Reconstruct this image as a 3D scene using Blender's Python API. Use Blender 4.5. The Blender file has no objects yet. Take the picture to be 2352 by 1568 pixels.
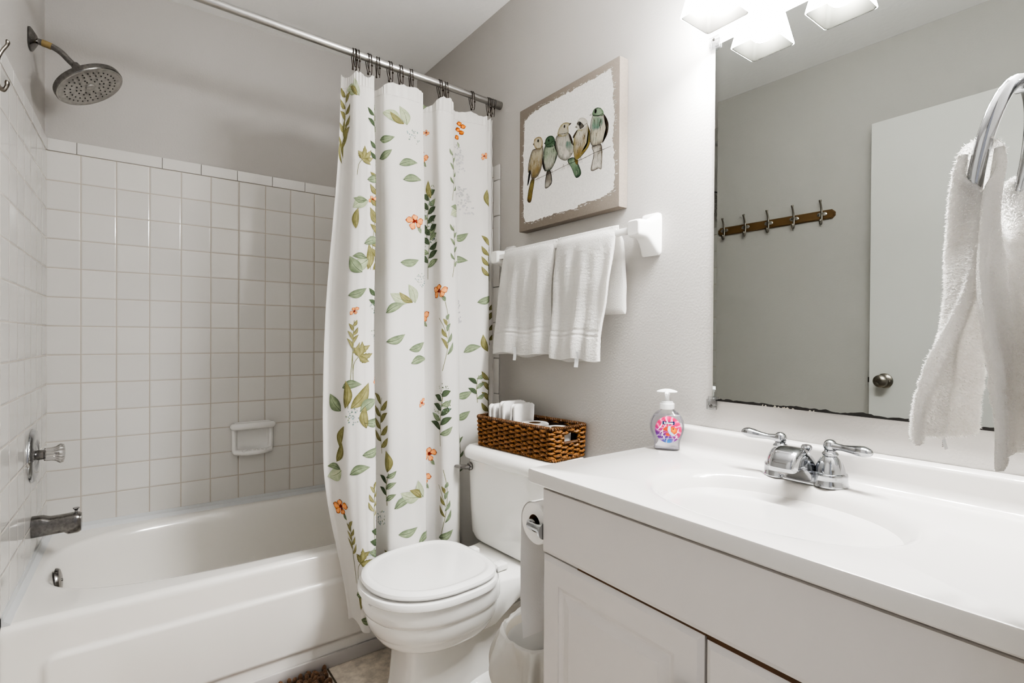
import bpy, bmesh, math, random
import numpy as np
from mathutils import Vector, Matrix, noise
random.seed(7)
PI = math.pi
COL = bpy.context.scene.collection
W, H = 1.52, 2.552
SKEW = 0.029            # the shower-side wall is not quite square to the room
LW = lambda y: SKEW * y
RZL = -math.atan(SKEW)

# ------------------------------------------------------------------ helpers
def lin(c):
    def f(u): return u / 12.92 if u <= .04045 else ((u + .055) / 1.055) ** 2.4
    if isinstance(c, str):
        c = c.lstrip('#'); c = [int(c[i:i + 2], 16) / 255 for i in (0, 2, 4)]
    return tuple(f(x) for x in c[:3])

class MB:
    def __init__(s): s.v = []; s.f = []; s.m = []; s.c = []
    def add(s, vf, mi=0, col=None):
        v, f = vf; n = len(s.v)
        s.v += [tuple(p) for p in v]
        s.f += [tuple(i + n for i in q) for q in f]
        s.m += [mi] * len(f)
        if col is None: s.c += [(1, 1, 1, 1)] * len(v)
        elif callable(col): s.c += [tuple(col(p)) + (1,) for p in v]
        elif len(col) == len(v) and not isinstance(col[0], (int, float)): s.c += [tuple(q[:3]) + (1,) for q in col]
        else: s.c += [tuple(col[:3]) + (1,)] * len(v)
        return s

def finish(name, mb, mats, parent=None, smooth=True, sharp=35, world=False, usecol=False, label=None):
    me = bpy.data.meshes.new(name)
    v = mb.v
    if world and parent is not None:
        inv = Matrix.LocRotScale(parent.location, parent.rotation_euler, None).inverted()
        v = [tuple(inv @ Vector(p)) for p in v]
    me.from_pydata(v, [], mb.f)
    if not isinstance(mats, (list, tuple)): mats = [mats]
    for m in mats: me.materials.append(m)
    me.polygons.foreach_set('material_index', mb.m)
    if usecol:
        at = me.color_attributes.new('Col', 'FLOAT_COLOR', 'POINT')
        at.data.foreach_set('color', np.array(mb.c, dtype=np.float32).ravel())
    bm = bmesh.new(); bm.from_mesh(me)
    bmesh.ops.recalc_face_normals(bm, faces=bm.faces) if not usecol else None
    bm.to_mesh(me); bm.free()
    if smooth:
        me.polygons.foreach_set('use_smooth', [True] * len(me.polygons))
        if sharp: me.set_sharp_from_angle(angle=math.radians(sharp))
    me.update()
    o = bpy.data.objects.new(name, me); COL.objects.link(o)
    if parent is not None: o.parent = parent
    if label: o['label'] = label
    return o

def tag(o, label, cat, group=None):
    o['label'] = label; o['category'] = cat
    if group: o['group'] = group
    return o
def thing(name, label, cat, loc=(0, 0, 0), rotz=0, group=None):
    o = bpy.data.objects.new(name, None); COL.objects.link(o)
    o.empty_display_size = .05
    o.location = loc; o.rotation_euler = (0, 0, rotz)
    return tag(o, label, cat, group)
def struct(name, mb, mats, **k):
    o = finish(name, mb, mats, **k); o['kind'] = 'structure'; return o
def dup(root, loc, label=None, rotz=None):
    r = root.copy(); COL.objects.link(r); r.location = loc
    if rotz is not None: r.rotation_euler = (0, 0, rotz)
    if label: r['label'] = label
    for ch in list(root.children):
        c = ch.copy(); COL.objects.link(c); c.parent = r
        for g in list(ch.children):
            d = g.copy(); COL.objects.link(d); d.parent = c
    return r

# ---- shapes: every one returns (verts, faces)
def xf(vf, M):
    return [tuple(M @ Vector(p)) for p in vf[0]], vf[1]
def mv(vf, x=0, y=0, z=0): return [(p[0] + x, p[1] + y, p[2] + z) for p in vf[0]], vf[1]
def box(x0, x1, y0, y1, z0, z1, bev=0, seg=2):
    bm = bmesh.new(); bmesh.ops.create_cube(bm, size=1)
    for v in bm.verts:
        v.co = Vector((x0 + (v.co.x + .5) * (x1 - x0), y0 + (v.co.y + .5) * (y1 - y0), z0 + (v.co.z + .5) * (z1 - z0)))
    if bev: bmesh.ops.bevel(bm, geom=list(bm.edges), offset=bev, segments=seg, profile=.5, affect='EDGES')
    bm.verts.index_update()
    r = ([tuple(v.co) for v in bm.verts], [tuple(v.index for v in f.verts) for f in bm.faces]); bm.free(); return r
def grid(fn, nu, nv, cu=False, cv=False):
    v = [fn(i / (nu if cu else nu - 1), j / (nv if cv else nv - 1)) for i in range(nu) for j in range(nv)]
    f = []
    for i in range(nu if cu else nu - 1):
        for j in range(nv if cv else nv - 1):
            a = i; b = (i + 1) % nu; c = j; d = (j + 1) % nv
            f.append((a * nv + c, b * nv + c, b * nv + d, a * nv + d))
    return v, f
def loft(rings, cap0=True, cap1=True, closed=True):
    n = len(rings[0]); v = [tuple(p) for r in rings for p in r]; f = []
    for k in range(len(rings) - 1):
        for j in range(n if closed else n - 1):
            f.append((k * n + j, k * n + (j + 1) % n, (k + 1) * n + (j + 1) % n, (k + 1) * n + j))
    if cap0: f.append(tuple(range(n))[::-1])
    if cap1: f.append(tuple(range((len(rings) - 1) * n, len(rings) * n)))
    return v, f
def lathe(prof, n=32, cap0=True, cap1=True):
    return loft([[(r * math.cos(2 * PI * j / n), r * math.sin(2 * PI * j / n), z) for j in range(n)] for r, z in prof], cap0, cap1)
def frames(path):
    P = [Vector(p) for p in path]; T = []
    for i in range(len(P)):
        t = (P[min(i + 1, len(P) - 1)] - P[max(i - 1, 0)])
        T.append(t.normalized() if t.length > 1e-9 else Vector((0, 0, 1)))
    a = Vector((0, 0, 1)) if abs(T[0].z) < .9 else Vector((1, 0, 0))
    N = [(a - T[0] * a.dot(T[0])).normalized()]
    for i in range(1, len(P)):
        n = N[-1] - T[i] * N[-1].dot(T[i])
        N.append(n.normalized() if n.length > 1e-6 else N[-1])
    return P, T, N
def tube(path, r, n=10, caps=True, flat=None, closed=False):
    P, T, N = frames(path); rings = []
    for i in range(len(P)):
        ri = r[i] if isinstance(r, (list, tuple)) else r
        B = T[i].cross(N[i]); fl = flat[i] if isinstance(flat, (list, tuple)) else (flat or 1)
        rings.append([P[i] + N[i] * (ri * fl * math.cos(2 * PI * j / n)) + B * (ri * math.sin(2 * PI * j / n)) for j in range(n)])
    if closed: rings.append(rings[0]); caps = False
    return loft(rings, caps, caps)
def sphere(c, r, n=16, sz=None):
    rx, ry, rz = sz if sz else (r, r, r); m = n // 2; rings = []
    for k in range(1, m):
        a = PI * k / m
        rings.append([(c[0] + rx * math.sin(a) * math.cos(2 * PI * j / n), c[1] + ry * math.sin(a) * math.sin(2 * PI * j / n), c[2] - rz * math.cos(a)) for j in range(n)])
    v, f = loft(rings, False, False); b = len(v)
    v += [(c[0], c[1], c[2] - rz), (c[0], c[1], c[2] + rz)]
    for j in range(n):
        f.append((b, (j + 1) % n, j)); q = (m - 2) * n; f.append((b + 1, q + j, q + (j + 1) % n))
    return v, f
def supell(a, b, e, n, cx=0, cy=0, ph=0):
    out = []
    for j in range(n):
        t = 2 * PI * j / n + ph; c, s = math.cos(t), math.sin(t)
        out.append((cx + a * math.copysign(abs(c) ** (2 / e), c), cy + b * math.copysign(abs(s) ** (2 / e), s)))
    return out
def polar_supell(a, b, e, t):      # radius of a superellipse in direction t
    c, s = abs(math.cos(t)), abs(math.sin(t))
    return ((c / a) ** e + (s / b) ** e) ** (-1 / e)
def catmull(pts, n, closed=False):
    P = [np.array(p, float) for p in pts]; m = len(P); out = []
    segs = m if closed else m - 1
    for k in range(n):
        t = k / n * segs if closed else k / (n - 1) * segs
        i = min(int(t), segs - 1); u = t - i
        g = (lambda q: P[q % m]) if closed else (lambda q: P[max(0, min(m - 1, q))])
        a, b, c, d = g(i - 1), g(i), g(i + 1), g(i + 2)
        out.append(.5 * (2 * b + (c - a) * u + (2 * a - 5 * b + 4 * c - d) * u * u + (3 * b - a - 3 * c + d) * u ** 3))
    return out
def sstep(a, b, x):
    t = max(0, min(1, (x - a) / (b - a))); return t * t * (3 - 2 * t)
RX = lambda a: Matrix.Rotation(a, 4, 'X')
RY = lambda a: Matrix.Rotation(a, 4, 'Y')
RZ = lambda a: Matrix.Rotation(a, 4, 'Z')
TR = lambda x, y, z: Matrix.Translation((x, y, z))

# ------------------------------------------------------------------ materials
MATS = {}
def mat(name, col, rough=.5, metal=0, bump=0, bscale=200, coat=0, spec=.5, var=0, vscale=5, trans=0, emit=0, sheen=0, alpha=1, detail=4, sss=0):
    detail = min(detail, 2)
    if name in MATS: return MATS[name]
    m = bpy.data.materials.new(name); m.use_nodes = True; MATS[name] = m
    nt = m.node_tree; b = nt.nodes['Principled BSDF']; L = nt.links.new
    c = lin(col) + (1,)
    b.inputs['Base Color'].default_value = c
    b.inputs['Roughness'].default_value = rough; b.inputs['Metallic'].default_value = metal
    b.inputs['Coat Weight'].default_value = coat; b.inputs['Coat Roughness'].default_value = .05
    b.inputs['Specular IOR Level'].default_value = spec
    b.inputs['Transmission Weight'].default_value = trans
    b.inputs['Sheen Weight'].default_value = sheen
    if emit: b.inputs['Emission Color'].default_value = c; b.inputs['Emission Strength'].default_value = emit
    b.inputs['Alpha'].default_value = alpha
    tc = nt.nodes.new('ShaderNodeTexCoord')
    def noise_node(scale, det=detail):
        n = nt.nodes.new('ShaderNodeTexNoise'); n.inputs['Scale'].default_value = scale; n.inputs['Detail'].default_value = det
        L(tc.outputs['Object'], n.inputs['Vector']); return n
    n = noise_node(vscale, 2.5)
    r = nt.nodes.new('ShaderNodeMix'); r.data_type = 'RGBA'
    k = 1 - max(var, .012)
    r.inputs['A'].default_value = tuple(x * k for x in c[:3]) + (1,)
    r.inputs['B'].default_value = tuple(min(1, x / k) for x in c[:3]) + (1,)
    L(n.outputs['Fac'], r.inputs['Factor']); L(r.outputs['Result'], b.inputs['Base Color'])
    if bump:
        n2 = noise_node(bscale); bp = nt.nodes.new('ShaderNodeBump')
        bp.inputs['Strength'].default_value = bump; bp.inputs['Distance'].default_value = .002
        L(n2.outputs['Fac'], bp.inputs['Height']); L(bp.outputs['Normal'], b.inputs['Normal'])
    return m
def colmat(name, rough=.7, bump=0, bscale=300, trans=0, var=.1, vscale=60, spec=.3):
    m = mat(name, '#ffffff', rough=rough, bump=bump, bscale=bscale, spec=spec)
    nt = m.node_tree; b = nt.nodes['Principled BSDF']; L = nt.links.new
    at = nt.nodes.new('ShaderNodeVertexColor'); at.layer_name = 'Col'
    tc = nt.nodes.new('ShaderNodeTexCoord'); n = nt.nodes.new('ShaderNodeTexNoise'); n.inputs['Scale'].default_value = vscale
    n.inputs['Detail'].default_value = 6
    L(tc.outputs['Object'], n.inputs['Vector'])
    mr = nt.nodes.new('ShaderNodeMapRange'); mr.inputs['To Min'].default_value = 1 - var; mr.inputs['To Max'].default_value = 1 + var
    mr.inputs['From Min'].default_value = .3; mr.inputs['From Max'].default_value = .7
    L(n.outputs['Fac'], mr.inputs['Value'])
    mx = nt.nodes.new('ShaderNodeMix'); mx.data_type = 'RGBA'; mx.blend_type = 'MULTIPLY'; mx.inputs['Factor'].default_value = 1
    L(at.outputs['Color'], mx.inputs['A']); L(mr.outputs['Result'], mx.inputs['B'])
    L(mx.outputs['Result'], b.inputs['Base Color'])
    return m
def tile_mat(name, ua, va, u0, v0, pu, pv, g, tcol, gcol, rough=.12, depth=1.0, var=.03, rot=0.0):
    """square tiles with grout: ua/va are world axes (0,1,2), u0/v0 offsets, g grout width"""
    m = bpy.data.materials.new(name); m.use_nodes = True
    nt = m.node_tree; b = nt.nodes['Principled BSDF']; L = nt.links.new
    def math_(op, a, bb=None, c=None):
        n = nt.nodes.new('ShaderNodeMath'); n.operation = op
        for i, q in enumerate((a, bb, c)):
            if q is None: continue
            if isinstance(q, (int, float)): n.inputs[i].default_value = q
            else: L(q, n.inputs[i])
        return n.outputs[0]
    geo = nt.nodes.new('ShaderNodeNewGeometry'); sp = nt.nodes.new('ShaderNodeSeparateXYZ'); L(geo.outputs['Position'], sp.inputs[0])
    def axis(ax, o, p):
        q = math_('DIVIDE', math_('SUBTRACT', sp.outputs[ax], o), p)
        fr = math_('FRACT', q); d = math_('MINIMUM', fr, math_('SUBTRACT', 1.0, fr))
        return math_('FLOOR', q), math_('MULTIPLY', d, p)
    iu, du = axis(ua, u0, pu); iv, dv = axis(va, v0, pv)
    d = math_('MINIMUM', du, dv)
    mr = nt.nodes.new('ShaderNodeMapRange'); mr.interpolation_type = 'SMOOTHSTEP'
    mr.inputs['From Min'].default_value = g * .35; mr.inputs['From Max'].default_value = g * .75; L(d, mr.inputs['Value'])
    hm = nt.nodes.new('ShaderNodeMapRange'); hm.interpolation_type = 'SMOOTHSTEP'
    hm.inputs['From Min'].default_value = g * .2; hm.inputs['From Max'].default_value = g * 1.9; L(d, hm.inputs['Value'])
    wn = nt.nodes.new('ShaderNodeTexWhiteNoise'); wn.noise_dimensions = '2D'
    cb = nt.nodes.new('ShaderNodeCombineXYZ'); L(iu, cb.inputs[0]); L(iv, cb.inputs[1]); L(cb.outputs[0], wn.inputs['Vector'])
    tv = nt.nodes.new('ShaderNodeMix'); tv.data_type = 'RGBA'; c = lin(tcol)
    tv.inputs['A'].default_value = tuple(x * (1 - var) for x in c) + (1,); tv.inputs['B'].default_value = tuple(min(1, x * (1 + var)) for x in c) + (1,)
    L(wn.outputs['Value'], tv.inputs['Factor'])
    mx = nt.nodes.new('ShaderNodeMix'); mx.data_type = 'RGBA'; L(mr.outputs[0], mx.inputs['Factor'])
    mx.inputs['A'].default_value = lin(gcol) + (1,); L(tv.outputs['Result'], mx.inputs['B'])
    L(mx.outputs['Result'], b.inputs['Base Color'])
    rr = nt.nodes.new('ShaderNodeMapRange'); L(mr.outputs[0], rr.inputs['Value']); rr.inputs['To Min'].default_value = .75; rr.inputs['To Max'].default_value = rough
    L(rr.outputs[0], b.inputs['Roughness'])
    bp = nt.nodes.new('ShaderNodeBump'); bp.inputs['Strength'].default_value = .6 * depth; bp.inputs['Distance'].default_value = .0015
    L(hm.outputs[0], bp.inputs['Height']); L(bp.outputs['Normal'], b.inputs['Normal'])
    m['tcol'] = tcol
    return m

M_wall = mat('greige_wall_paint', '#bbb8b4', rough=.55, bump=.32, bscale=150, var=.02, vscale=2)
M_wallL = M_wall
M_ceil = mat('white_ceiling_paint', '#f5f4f2', rough=.8, bump=.5, bscale=45, var=.02)
M_white = mat('white_gloss_porcelain', '#ebeae6', rough=.08, coat=.4)
M_tub = mat('white_enamel', '#f2efe9', rough=.14, coat=.3)
M_cer = mat('bright_white_ceramic', '#ecebe8', rough=.1, coat=.3)
M_cult = mat('white_cultured_marble', '#d3d0cc', rough=.13, coat=.3)
M_cab = mat('white_painted_cabinet', '#cecac7', rough=.42)
M_caulk = mat('bluish_white_caulk', '#d3d5d6', rough=.4)
M_chrome = mat('polished_chrome', '#b3b5b8', rough=.05, metal=1)
M_chromew = mat('worn_chrome', '#7e7c7a', rough=.24, metal=1, var=.4, vscale=120, bump=.1, bscale=300)
M_nickel = mat('brushed_nickel', '#8f8981', rough=.3, metal=1, var=.08)
M_alu = mat('brushed_aluminium', '#b5b4b2', rough=.3, metal=1, var=.06)
M_bronze = mat('dark_bronze_wire', '#3a3029', rough=.4, metal=.8)
M_rubber = mat('dark_grey_rubber', '#57544f', rough=.6)
M_black = mat('black', '#15120f', rough=.5)
M_terry = mat('white_terry_cloth', '#f5f4f2', rough=.95, sheen=.3, bump=1.0, bscale=230, spec=.1)
M_wood = mat('oak_wood', '#6b5232', rough=.45, var=.2, vscale=18)
M_door = mat('white_painted_door', '#d8d7d3', rough=.38)

def clearmat(name, tint, fmin, fmax, blend=.28):
    m = bpy.data.materials.new(name); m.use_nodes = True; nt = m.node_tree; L = nt.links.new
    for n_ in list(nt.nodes):
        if n_.type == 'BSDF_PRINCIPLED': nt.nodes.remove(n_)
    tb = nt.nodes.new('ShaderNodeBsdfTransparent'); tb.inputs['Color'].default_value = tint + (1,)
    gl = nt.nodes.new('ShaderNodeBsdfGlossy'); gl.inputs['Roughness'].default_value = .06
    lw = nt.nodes.new('ShaderNodeLayerWeight'); lw.inputs['Blend'].default_value = blend
    mr = nt.nodes.new('ShaderNodeMapRange'); mr.inputs['To Max'].default_value = fmax; mr.inputs['To Min'].default_value = fmin
    L(lw.outputs['Fresnel'], mr.inputs['Value']); mx = nt.nodes.new('ShaderNodeMixShader')
    L(mr.outputs[0], mx.inputs[0]); L(tb.outputs[0], mx.inputs[1]); L(gl.outputs[0], mx.inputs[2]); L(mx.outputs[0], nt.nodes['Material Output'].inputs['Surface'])
    return m
M_clear = clearmat('clear_plastic', (.93, .935, .94), .06, .7)
# terry cloth lets some light through
for _m in (M_terry,):
    nt = _m.node_tree; _b = nt.nodes['Principled BSDF']; _t = nt.nodes.new('ShaderNodeBsdfTranslucent'); _t.inputs['Color'].default_value = lin('#f3f1ed') + (1,)
    _x = nt.nodes.new('ShaderNodeMixShader'); _x.inputs[0].default_value = .5
    nt.links.new(_b.outputs[0], _x.inputs[1]); nt.links.new(_t.outputs[0], _x.inputs[2]); nt.links.new(_x.outputs[0], nt.nodes['Material Output'].inputs['Surface'])
BULB = 160.0; BULB_COL = (1, 1, .998, 1); SHADE_T = .3; SHADE_E = 23.5
WORLD = .12
VIEW, LOOK, EXPO = "AgX", "AgX - High Contrast", 2.28
# ------------------------------------------------------------------ room shell
TP, TA, TZ = .1095, -.0104, 1.843
TT = 1.89                      # top of the tiled surround
M_tileB = tile_mat('white_wall_tile_back', 0, 2, TA, TZ, TP, TP, .0032, '#d9d7d3', '#bab2a7', rough=.1)
M_tileR = tile_mat('white_wall_tile_right', 1, 2, 0.0, TZ, TP, TP, .0032, '#d9d7d3', '#bab2a7', rough=.1)
M_tileL = tile_mat('white_wall_tile_left', 1, 2, 0.0, TZ, TP, TP, .0034, '#d6d4d0', '#c6c0b7', rough=.07)
M_floor = tile_mat('beige_stone_floor_tile', 0, 1, .800, -.776, .33, .33, .006, '#e9dfd1', '#6f6353', rough=.4, var=.05)
def stone(m):
    nt = m.node_tree; b = nt.nodes['Principled BSDF']; L = nt.links.new
    src = b.inputs['Base Color'].links[0].from_socket
    tc = nt.nodes.new('ShaderNodeTexCoord'); n = nt.nodes.new('ShaderNodeTexNoise'); n.inputs['Scale'].default_value = 26; n.inputs['Detail'].default_value = 9; n.inputs['Roughness'].default_value = .7
    L(tc.outputs['Object'], n.inputs['Vector'])
    mr = nt.nodes.new('ShaderNodeMapRange'); mr.inputs['From Min'].default_value = .35; mr.inputs['From Max'].default_value = .65; mr.inputs['To Min'].default_value = .72; mr.inputs['To Max'].default_value = 1.15
    L(n.outputs['Fac'], mr.inputs['Value'])
    mx = nt.nodes.new('ShaderNodeMix'); mx.data_type = 'RGBA'; mx.blend_type = 'MULTIPLY'; mx.inputs['Factor'].default_value = 1
    L(src, mx.inputs['A']); L(mr.outputs[0], mx.inputs['B']); L(mx.outputs['Result'], b.inputs['Base Color'])
stone(M_floor)
YF = -2.535                    # inner face of the wall behind the camera
struct('floor', MB().add(box(-.25, W + .1, -2.75, .1, -.1, 0)), M_floor, smooth=False)
struct('ceiling', MB().add(box(-.25, W + .1, -2.75, .1, H, H + .1)), M_ceil, smooth=False)
wb = struct('wall_back', MB().add(box(-.25, W + .1, .006, .1, 0, H)), M_wall, smooth=False)
wr = struct('wall_right', MB().add(box(W, W + .1, -2.75, .006, 0, H)), M_wall, smooth=False)
def skewbox(x0, x1, y0, y1, z0, z1):
    v, f = box(x0, x1, y0, y1, z0, z1); return [(p[0] + LW(p[1]), p[1], p[2]) for p in v], f
wl = struct('wall_left', MB().add(skewbox(-.12, -.006, -2.75, .006, 0, H)), M_wall, smooth=False)
m = MB(); m.add(box(.86, W, YF - .115, YF, 0, H)); m.add(box(-.12, .86, YF - .115, YF, 2.2, H))
struct('wall_front', m, M_wall, smooth=False)
# door casing on the jamb of the opening
m = MB(); m.add(box(.842, .86, YF - .125, YF - .012, 0, 2.2)); struct('trim_1', m, M_door, smooth=False)
# tile fields and bullnose borders are parts of their walls
TB0 = .425
finish('tile_field', MB().add(box(0, W - .006, 0, .006, TB0, TZ)), M_tileB, wb, smooth=False, label='white square tile with grey grout')
finish('tile_field', MB().add(box(W - .006, W, -.745, 0, TB0, TZ)), M_tileR, wr, smooth=False, label='white square tile with grey grout')
finish('tile_field', MB().add(skewbox(-.006, 0, -.775, 0, TB0, TZ)), M_tileL, wl, smooth=False, label='white glossy square tile')
M_bull = mat('white_bullnose_tile', '#d9d7d3', rough=.12)
def bull(along, L0, L1, step, place):
    m = MB(); q = L0
    while q < L1 - .004:
        e = min(q + step, L1)
        m.add(place(q + .0009, e - .0009)); q = e
    return m
def bull_back(a, b): return box(a, b, -.0015, .006, TZ + .0015, TT, .0014, 2)
mbk = MB()
for a, b in ((0, .087), (.087, .36), (.36, .5), (.5, .64), (.64, .785), (.785, .93), (.93, 1.075), (1.075, 1.22), (1.22, 1.365), (1.365, 1.513)):
    mbk.add(bull_back(a + .0008, b - .0008))
finish('tile_border', mbk, M_bull, wb, sharp=15)
def bR(a, b): return box(W - .0075, W, -b, -a, TZ + .0015, TT, .0014, 2)
m = bull('y', 0, .745, .152, bR)
def bRv(a, b): return box(W - .0075, W, -.792, -.747, a, b, .003, 3)
m2 = bull('z', 0, TT, .152, bRv); m.add((m2.v, m2.f))
finish('tile_border', m, M_bull, wr, sharp=15)
def bL(a, b):
    v, f = box(-.006, .0015, -b, -a, TZ + .0015, TT, .0014, 2); return [(p[0] + LW(p[1]), p[1], p[2]) for p in v], f
m = bull('y', 0.002, .775, .152, bL)
def bLv(a, b):
    v, f = box(-.006, .0015, -.822, -.777, a, b, .003, 3); return [(p[0] + LW(p[1]), p[1], p[2]) for p in v], f
m2 = bull('z', 0, TT, .152, bLv); m.add((m2.v, m2.f))
finish('tile_border', m, M_bull, wl, sharp=15)
# caulk trim round the tub
m = MB()
def strip(p0, p1, up, out):
    P0, P1 = Vector(p0), Vector(p1); U, O = Vector(up), Vector(out)
    pr = [U * .027, U * .027 + O * .0035, U * .015 + O * .005, U * .013 + O * .0045, U * .011 + O * .006, O * .016 + U * .004, O * .018 - U * .001, U * -.001]
    return loft([[P0 + q for q in pr], [P1 + q for q in pr]])
m.add(strip((0, 0, .4), (W - .006, 0, .4), (0, 0, 1), (0, -1, 0)))
m.add(strip((0, 0, .4), (LW(-.76), -.76, .4), (0, 0, 1), (1, -SKEW, 0)))
m.add(strip((W - .006, 0, .4), (W - .006, -.76, .4), (0, 0, 1), (-1, 0, 0)))
struct('trim_2', m, M_caulk)
m = MB(); m.add(box(0.0, W - .006, -.788, -.7765, 0, .045, .003)); struct('trim_3', m, M_cab)
m = MB(); m.add(box(W - .012, W, -1.68, -.793, 0, .09, .003)); struct('baseboard_right', m, M_door)
m = MB(); v, f = box(-.006, .006, -1.7, -.823, 0, .09, .003); m.add(([(p[0] + LW(p[1]), p[1], p[2]) for p in v], f)); struct('baseboard_left', m, M_door)

# open door, folded back against the left wall (seen in the mirror)
DY0, DY1 = YF + .01, -1.655
DL = math.hypot(DY1 - DY0, .01)
door = bpy.data.objects.new('door_1', None); COL.objects.link(door); door['kind'] = 'structure'
door.location = (.012, DY0, .01); door.rotation_euler = (0, 0, math.radians(1.0))
finish('door_panel', MB().add(box(0, .035, 0, DL, 0, 2.135, .002)), M_door, door, sharp=15)
def knob(sgn, x):
    prof = [(.033, 0), (.033, .004), (.028, .008), (.014, .011), (.012, .026), (.018, .032), (.0265, .040), (.0285, .050), (.0265, .060), (.019, .066), (.010, .0675), (.0095, .0655), (.004, .0655)]
    return xf(lathe(prof, 36), TR(x, DL - .063, .957) @ RY(sgn * PI / 2))
kn = finish('door_knob', MB().add(knob(1, .035)), M_nickel, door)
m = MB(); m.add(box(.008, .027, DL - .001, DL + .008, .945, .969, .002)); finish('latch', m, M_bronze, door)
for z in (.2, 1.05, 1.9):
    m = MB(); m.add(xf(lathe([(.006, 0), (.006, .09)], 12), TR(.04, 0.0, z))); finish('hinge', m, M_nickel, door)
# ------------------------------------------------------------------ bathtub
RIM = .40
tub = thing('bathtub', 'white enamel alcove bathtub with raised front panel below the tiled wall', 'bathtub', (.75, -.385, 0))
m = MB(); N = 160
cx, cy = .752, -.368
X0, X1, Y0, Y1 = -.0, W - .008, -.752, -.002
ths = [2 * PI * j / N for j in range(N)]
# make sure the rectangle corners are in the set of directions
for X, Y in ((X0, Y0), (X0, Y1), (X1, Y0), (X1, Y1)):
    t = math.atan2(Y - cy, X - cx) % (2 * PI); k = min(range(N), key=lambda i: abs(ths[i] - t)); ths[k] = t
def rect_r(t):
    c, s = math.cos(t), math.sin(t); r = 9
    if c > 1e-9: r = min(r, (X1 - cx) / c)
    if c < -1e-9: r = min(r, (X0 - cx) / c)
    if s > 1e-9: r = min(r, (Y1 - cy) / s)
    if s < -1e-9: r = min(r, (Y0 - cy) / s)
    return r
def shear(p):
    k = sstep(.5, 0, p[0]) ; return (p[0] + LW(p[1]) * k + .001 * k, p[1], p[2])
def ring(a, b, e, z, ox=0, oy=0):
    out = []
    for t in ths:
        r = polar_supell(a, b, e, t); out.append(shear((cx + ox + r * math.cos(t), cy + oy + r * math.sin(t), z)))
    return out
rect = [shear((cx + rect_r(t) * math.cos(t), cy + rect_r(t) * math.sin(t), RIM)) for t in ths]
A, B, E = .712, .332, 3.0
spec = [(0.012, RIM, E), (0, RIM - .0015, E), (-.006, RIM - .005, E), (-.012, RIM - .012, E), (-.018, RIM - .024, E), (-.024, RIM - .045, E), (-.032, RIM - .09, E), (-.046, RIM - .16, 3), (-.060, RIM - .22, 3), (-.078, RIM - .265, 3), (-.105, RIM - .292, 3), (-.15, RIM - .303, 2.8), (-.21, RIM - .306, 2.6), (-.28, RIM - .307, 2.4)]
rings = [rect] + [ring(A + d, B + d, e, z) for d, z, e in spec]
m.add(loft(rings, False, True))
# front lip and apron with raised panel
XA0, XA1 = LW(-.77), W - .008
def apr(u, v):
    x = XA0 + (XA1 - XA0) * u
    lip = [(-.752, .400), (-.760, .3985), (-.767, .394), (-.7715, .387), (-.773, .378), (-.773, .37)]
    if v < .12:
        q = v / .12 * (len(lip) - 1); i = min(int(q), len(lip) - 2); w = q - i
        y = lip[i][0] * (1 - w) + lip[i + 1][0] * w; z = lip[i][1] * (1 - w) + lip[i + 1][1] * w
        return (x, y, z)
    z = .37 - (v - .12) / .88 * (.37 - .0)
    # rounded-rectangle distance
    hx, hz, r = .69, .105, .03
    dx, dz = abs(x - .752) - (hx - r), abs(z - .190) - (hz - r)
    d = math.hypot(max(dx, 0), max(dz, 0)) + min(max(dx, dz), 0) - r
    return (x, -.773 - .009 * sstep(.010, -.008, d) + .006 * sstep(.03, .0, z) * 0, z)
m.add(grid(apr, 240, 100))
finish('tub_shell', m, M_tub, tub, world=True, sharp=60)
m = MB()
m.add(xf(lathe([(0.0, .014), (.025, .013), (.036, .010), (.040, .004), (.0405, 0)], 32, False, False), RZ(RZL) @ TR(.0675, -.372, .352) @ RY(PI / 2 - .10)))
m.add(xf(lathe([(.005, .012), (.004, .0165), (.0, .017)], 12), RZ(RZL) @ TR(.0675, -.372, .352) @ RY(PI / 2 - .10)), 0)
finish('overflow_plate', m, M_chromew, tub, world=True, label='round tarnished chrome overflow plate')
m = MB(); m.add(lathe([(.0, .003), (.02, .003), (.03, .001), (.032, 0)], 24)); m.v = [(p[0] + .2, p[1] - .37, p[2] + .094) for p in m.v]
finish('drain', m, M_chromew, tub, world=True)

# ------------------------------------------------------------------ fittings on the shower wall
def wallthing(name, label, cat, y, z): return thing(name, label, cat, (LW(y) + .0005, y, z), RZL)
sh = wallthing('shower_fixture', 'tarnished round chrome shower head on bent arm above white tile', 'shower head', -.315, 2.110)
sh.location.x -= .0055
finish('flange', MB().add(xf(loft([[(q[0], q[1], z) for q in supell(r, r, 3.5, 40)] for r, z in [(.033, 0), (.034, .004), (.030, .008), (.020, .015), (.012, .020)]]), RY(PI / 2))), M_chromew, sh, label='rusty chrome wall flange')
arm = catmull([(0.005, 0, 0), (.03, 0, -.003), (.055, 0, -.008), (.078, 0, -.020), (.098, 0, -.040), (.118, 0, -.058)], 28)
finish('arm', MB().add(tube(arm, .0095, 16)), M_chromew, sh)
tp_ = catmull([(.030, 0, -.0032), (.042, 0, -.0050), (.054, 0, -.0080)], 8)
finish('tape', MB().add(tube(tp_, .0106, 16)), mat('yellowed_tape', '#8d7a52', rough=.7, var=.15, vscale=60), sh, label='yellowed sealing tape')
hd = TR(.118, 0, -.058) @ RX(math.radians(-11)) @ RY(math.radians(180 - 31)) @ Matrix.Diagonal((1.17, 1.17, 1.0, 1))
head = finish('head', MB().add(xf(lathe([(.010, -.012), (.0115, -.002), (.0115, .006), (.021, .012), (.023, .020), (.023, .036), (.026, .040), (.05, .046), (.082, .052), (.087, .055), (.088, .060), (.088, .070), (.0865, .0725)], 64, True, False), hd)), M_chromew, sh)
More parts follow.
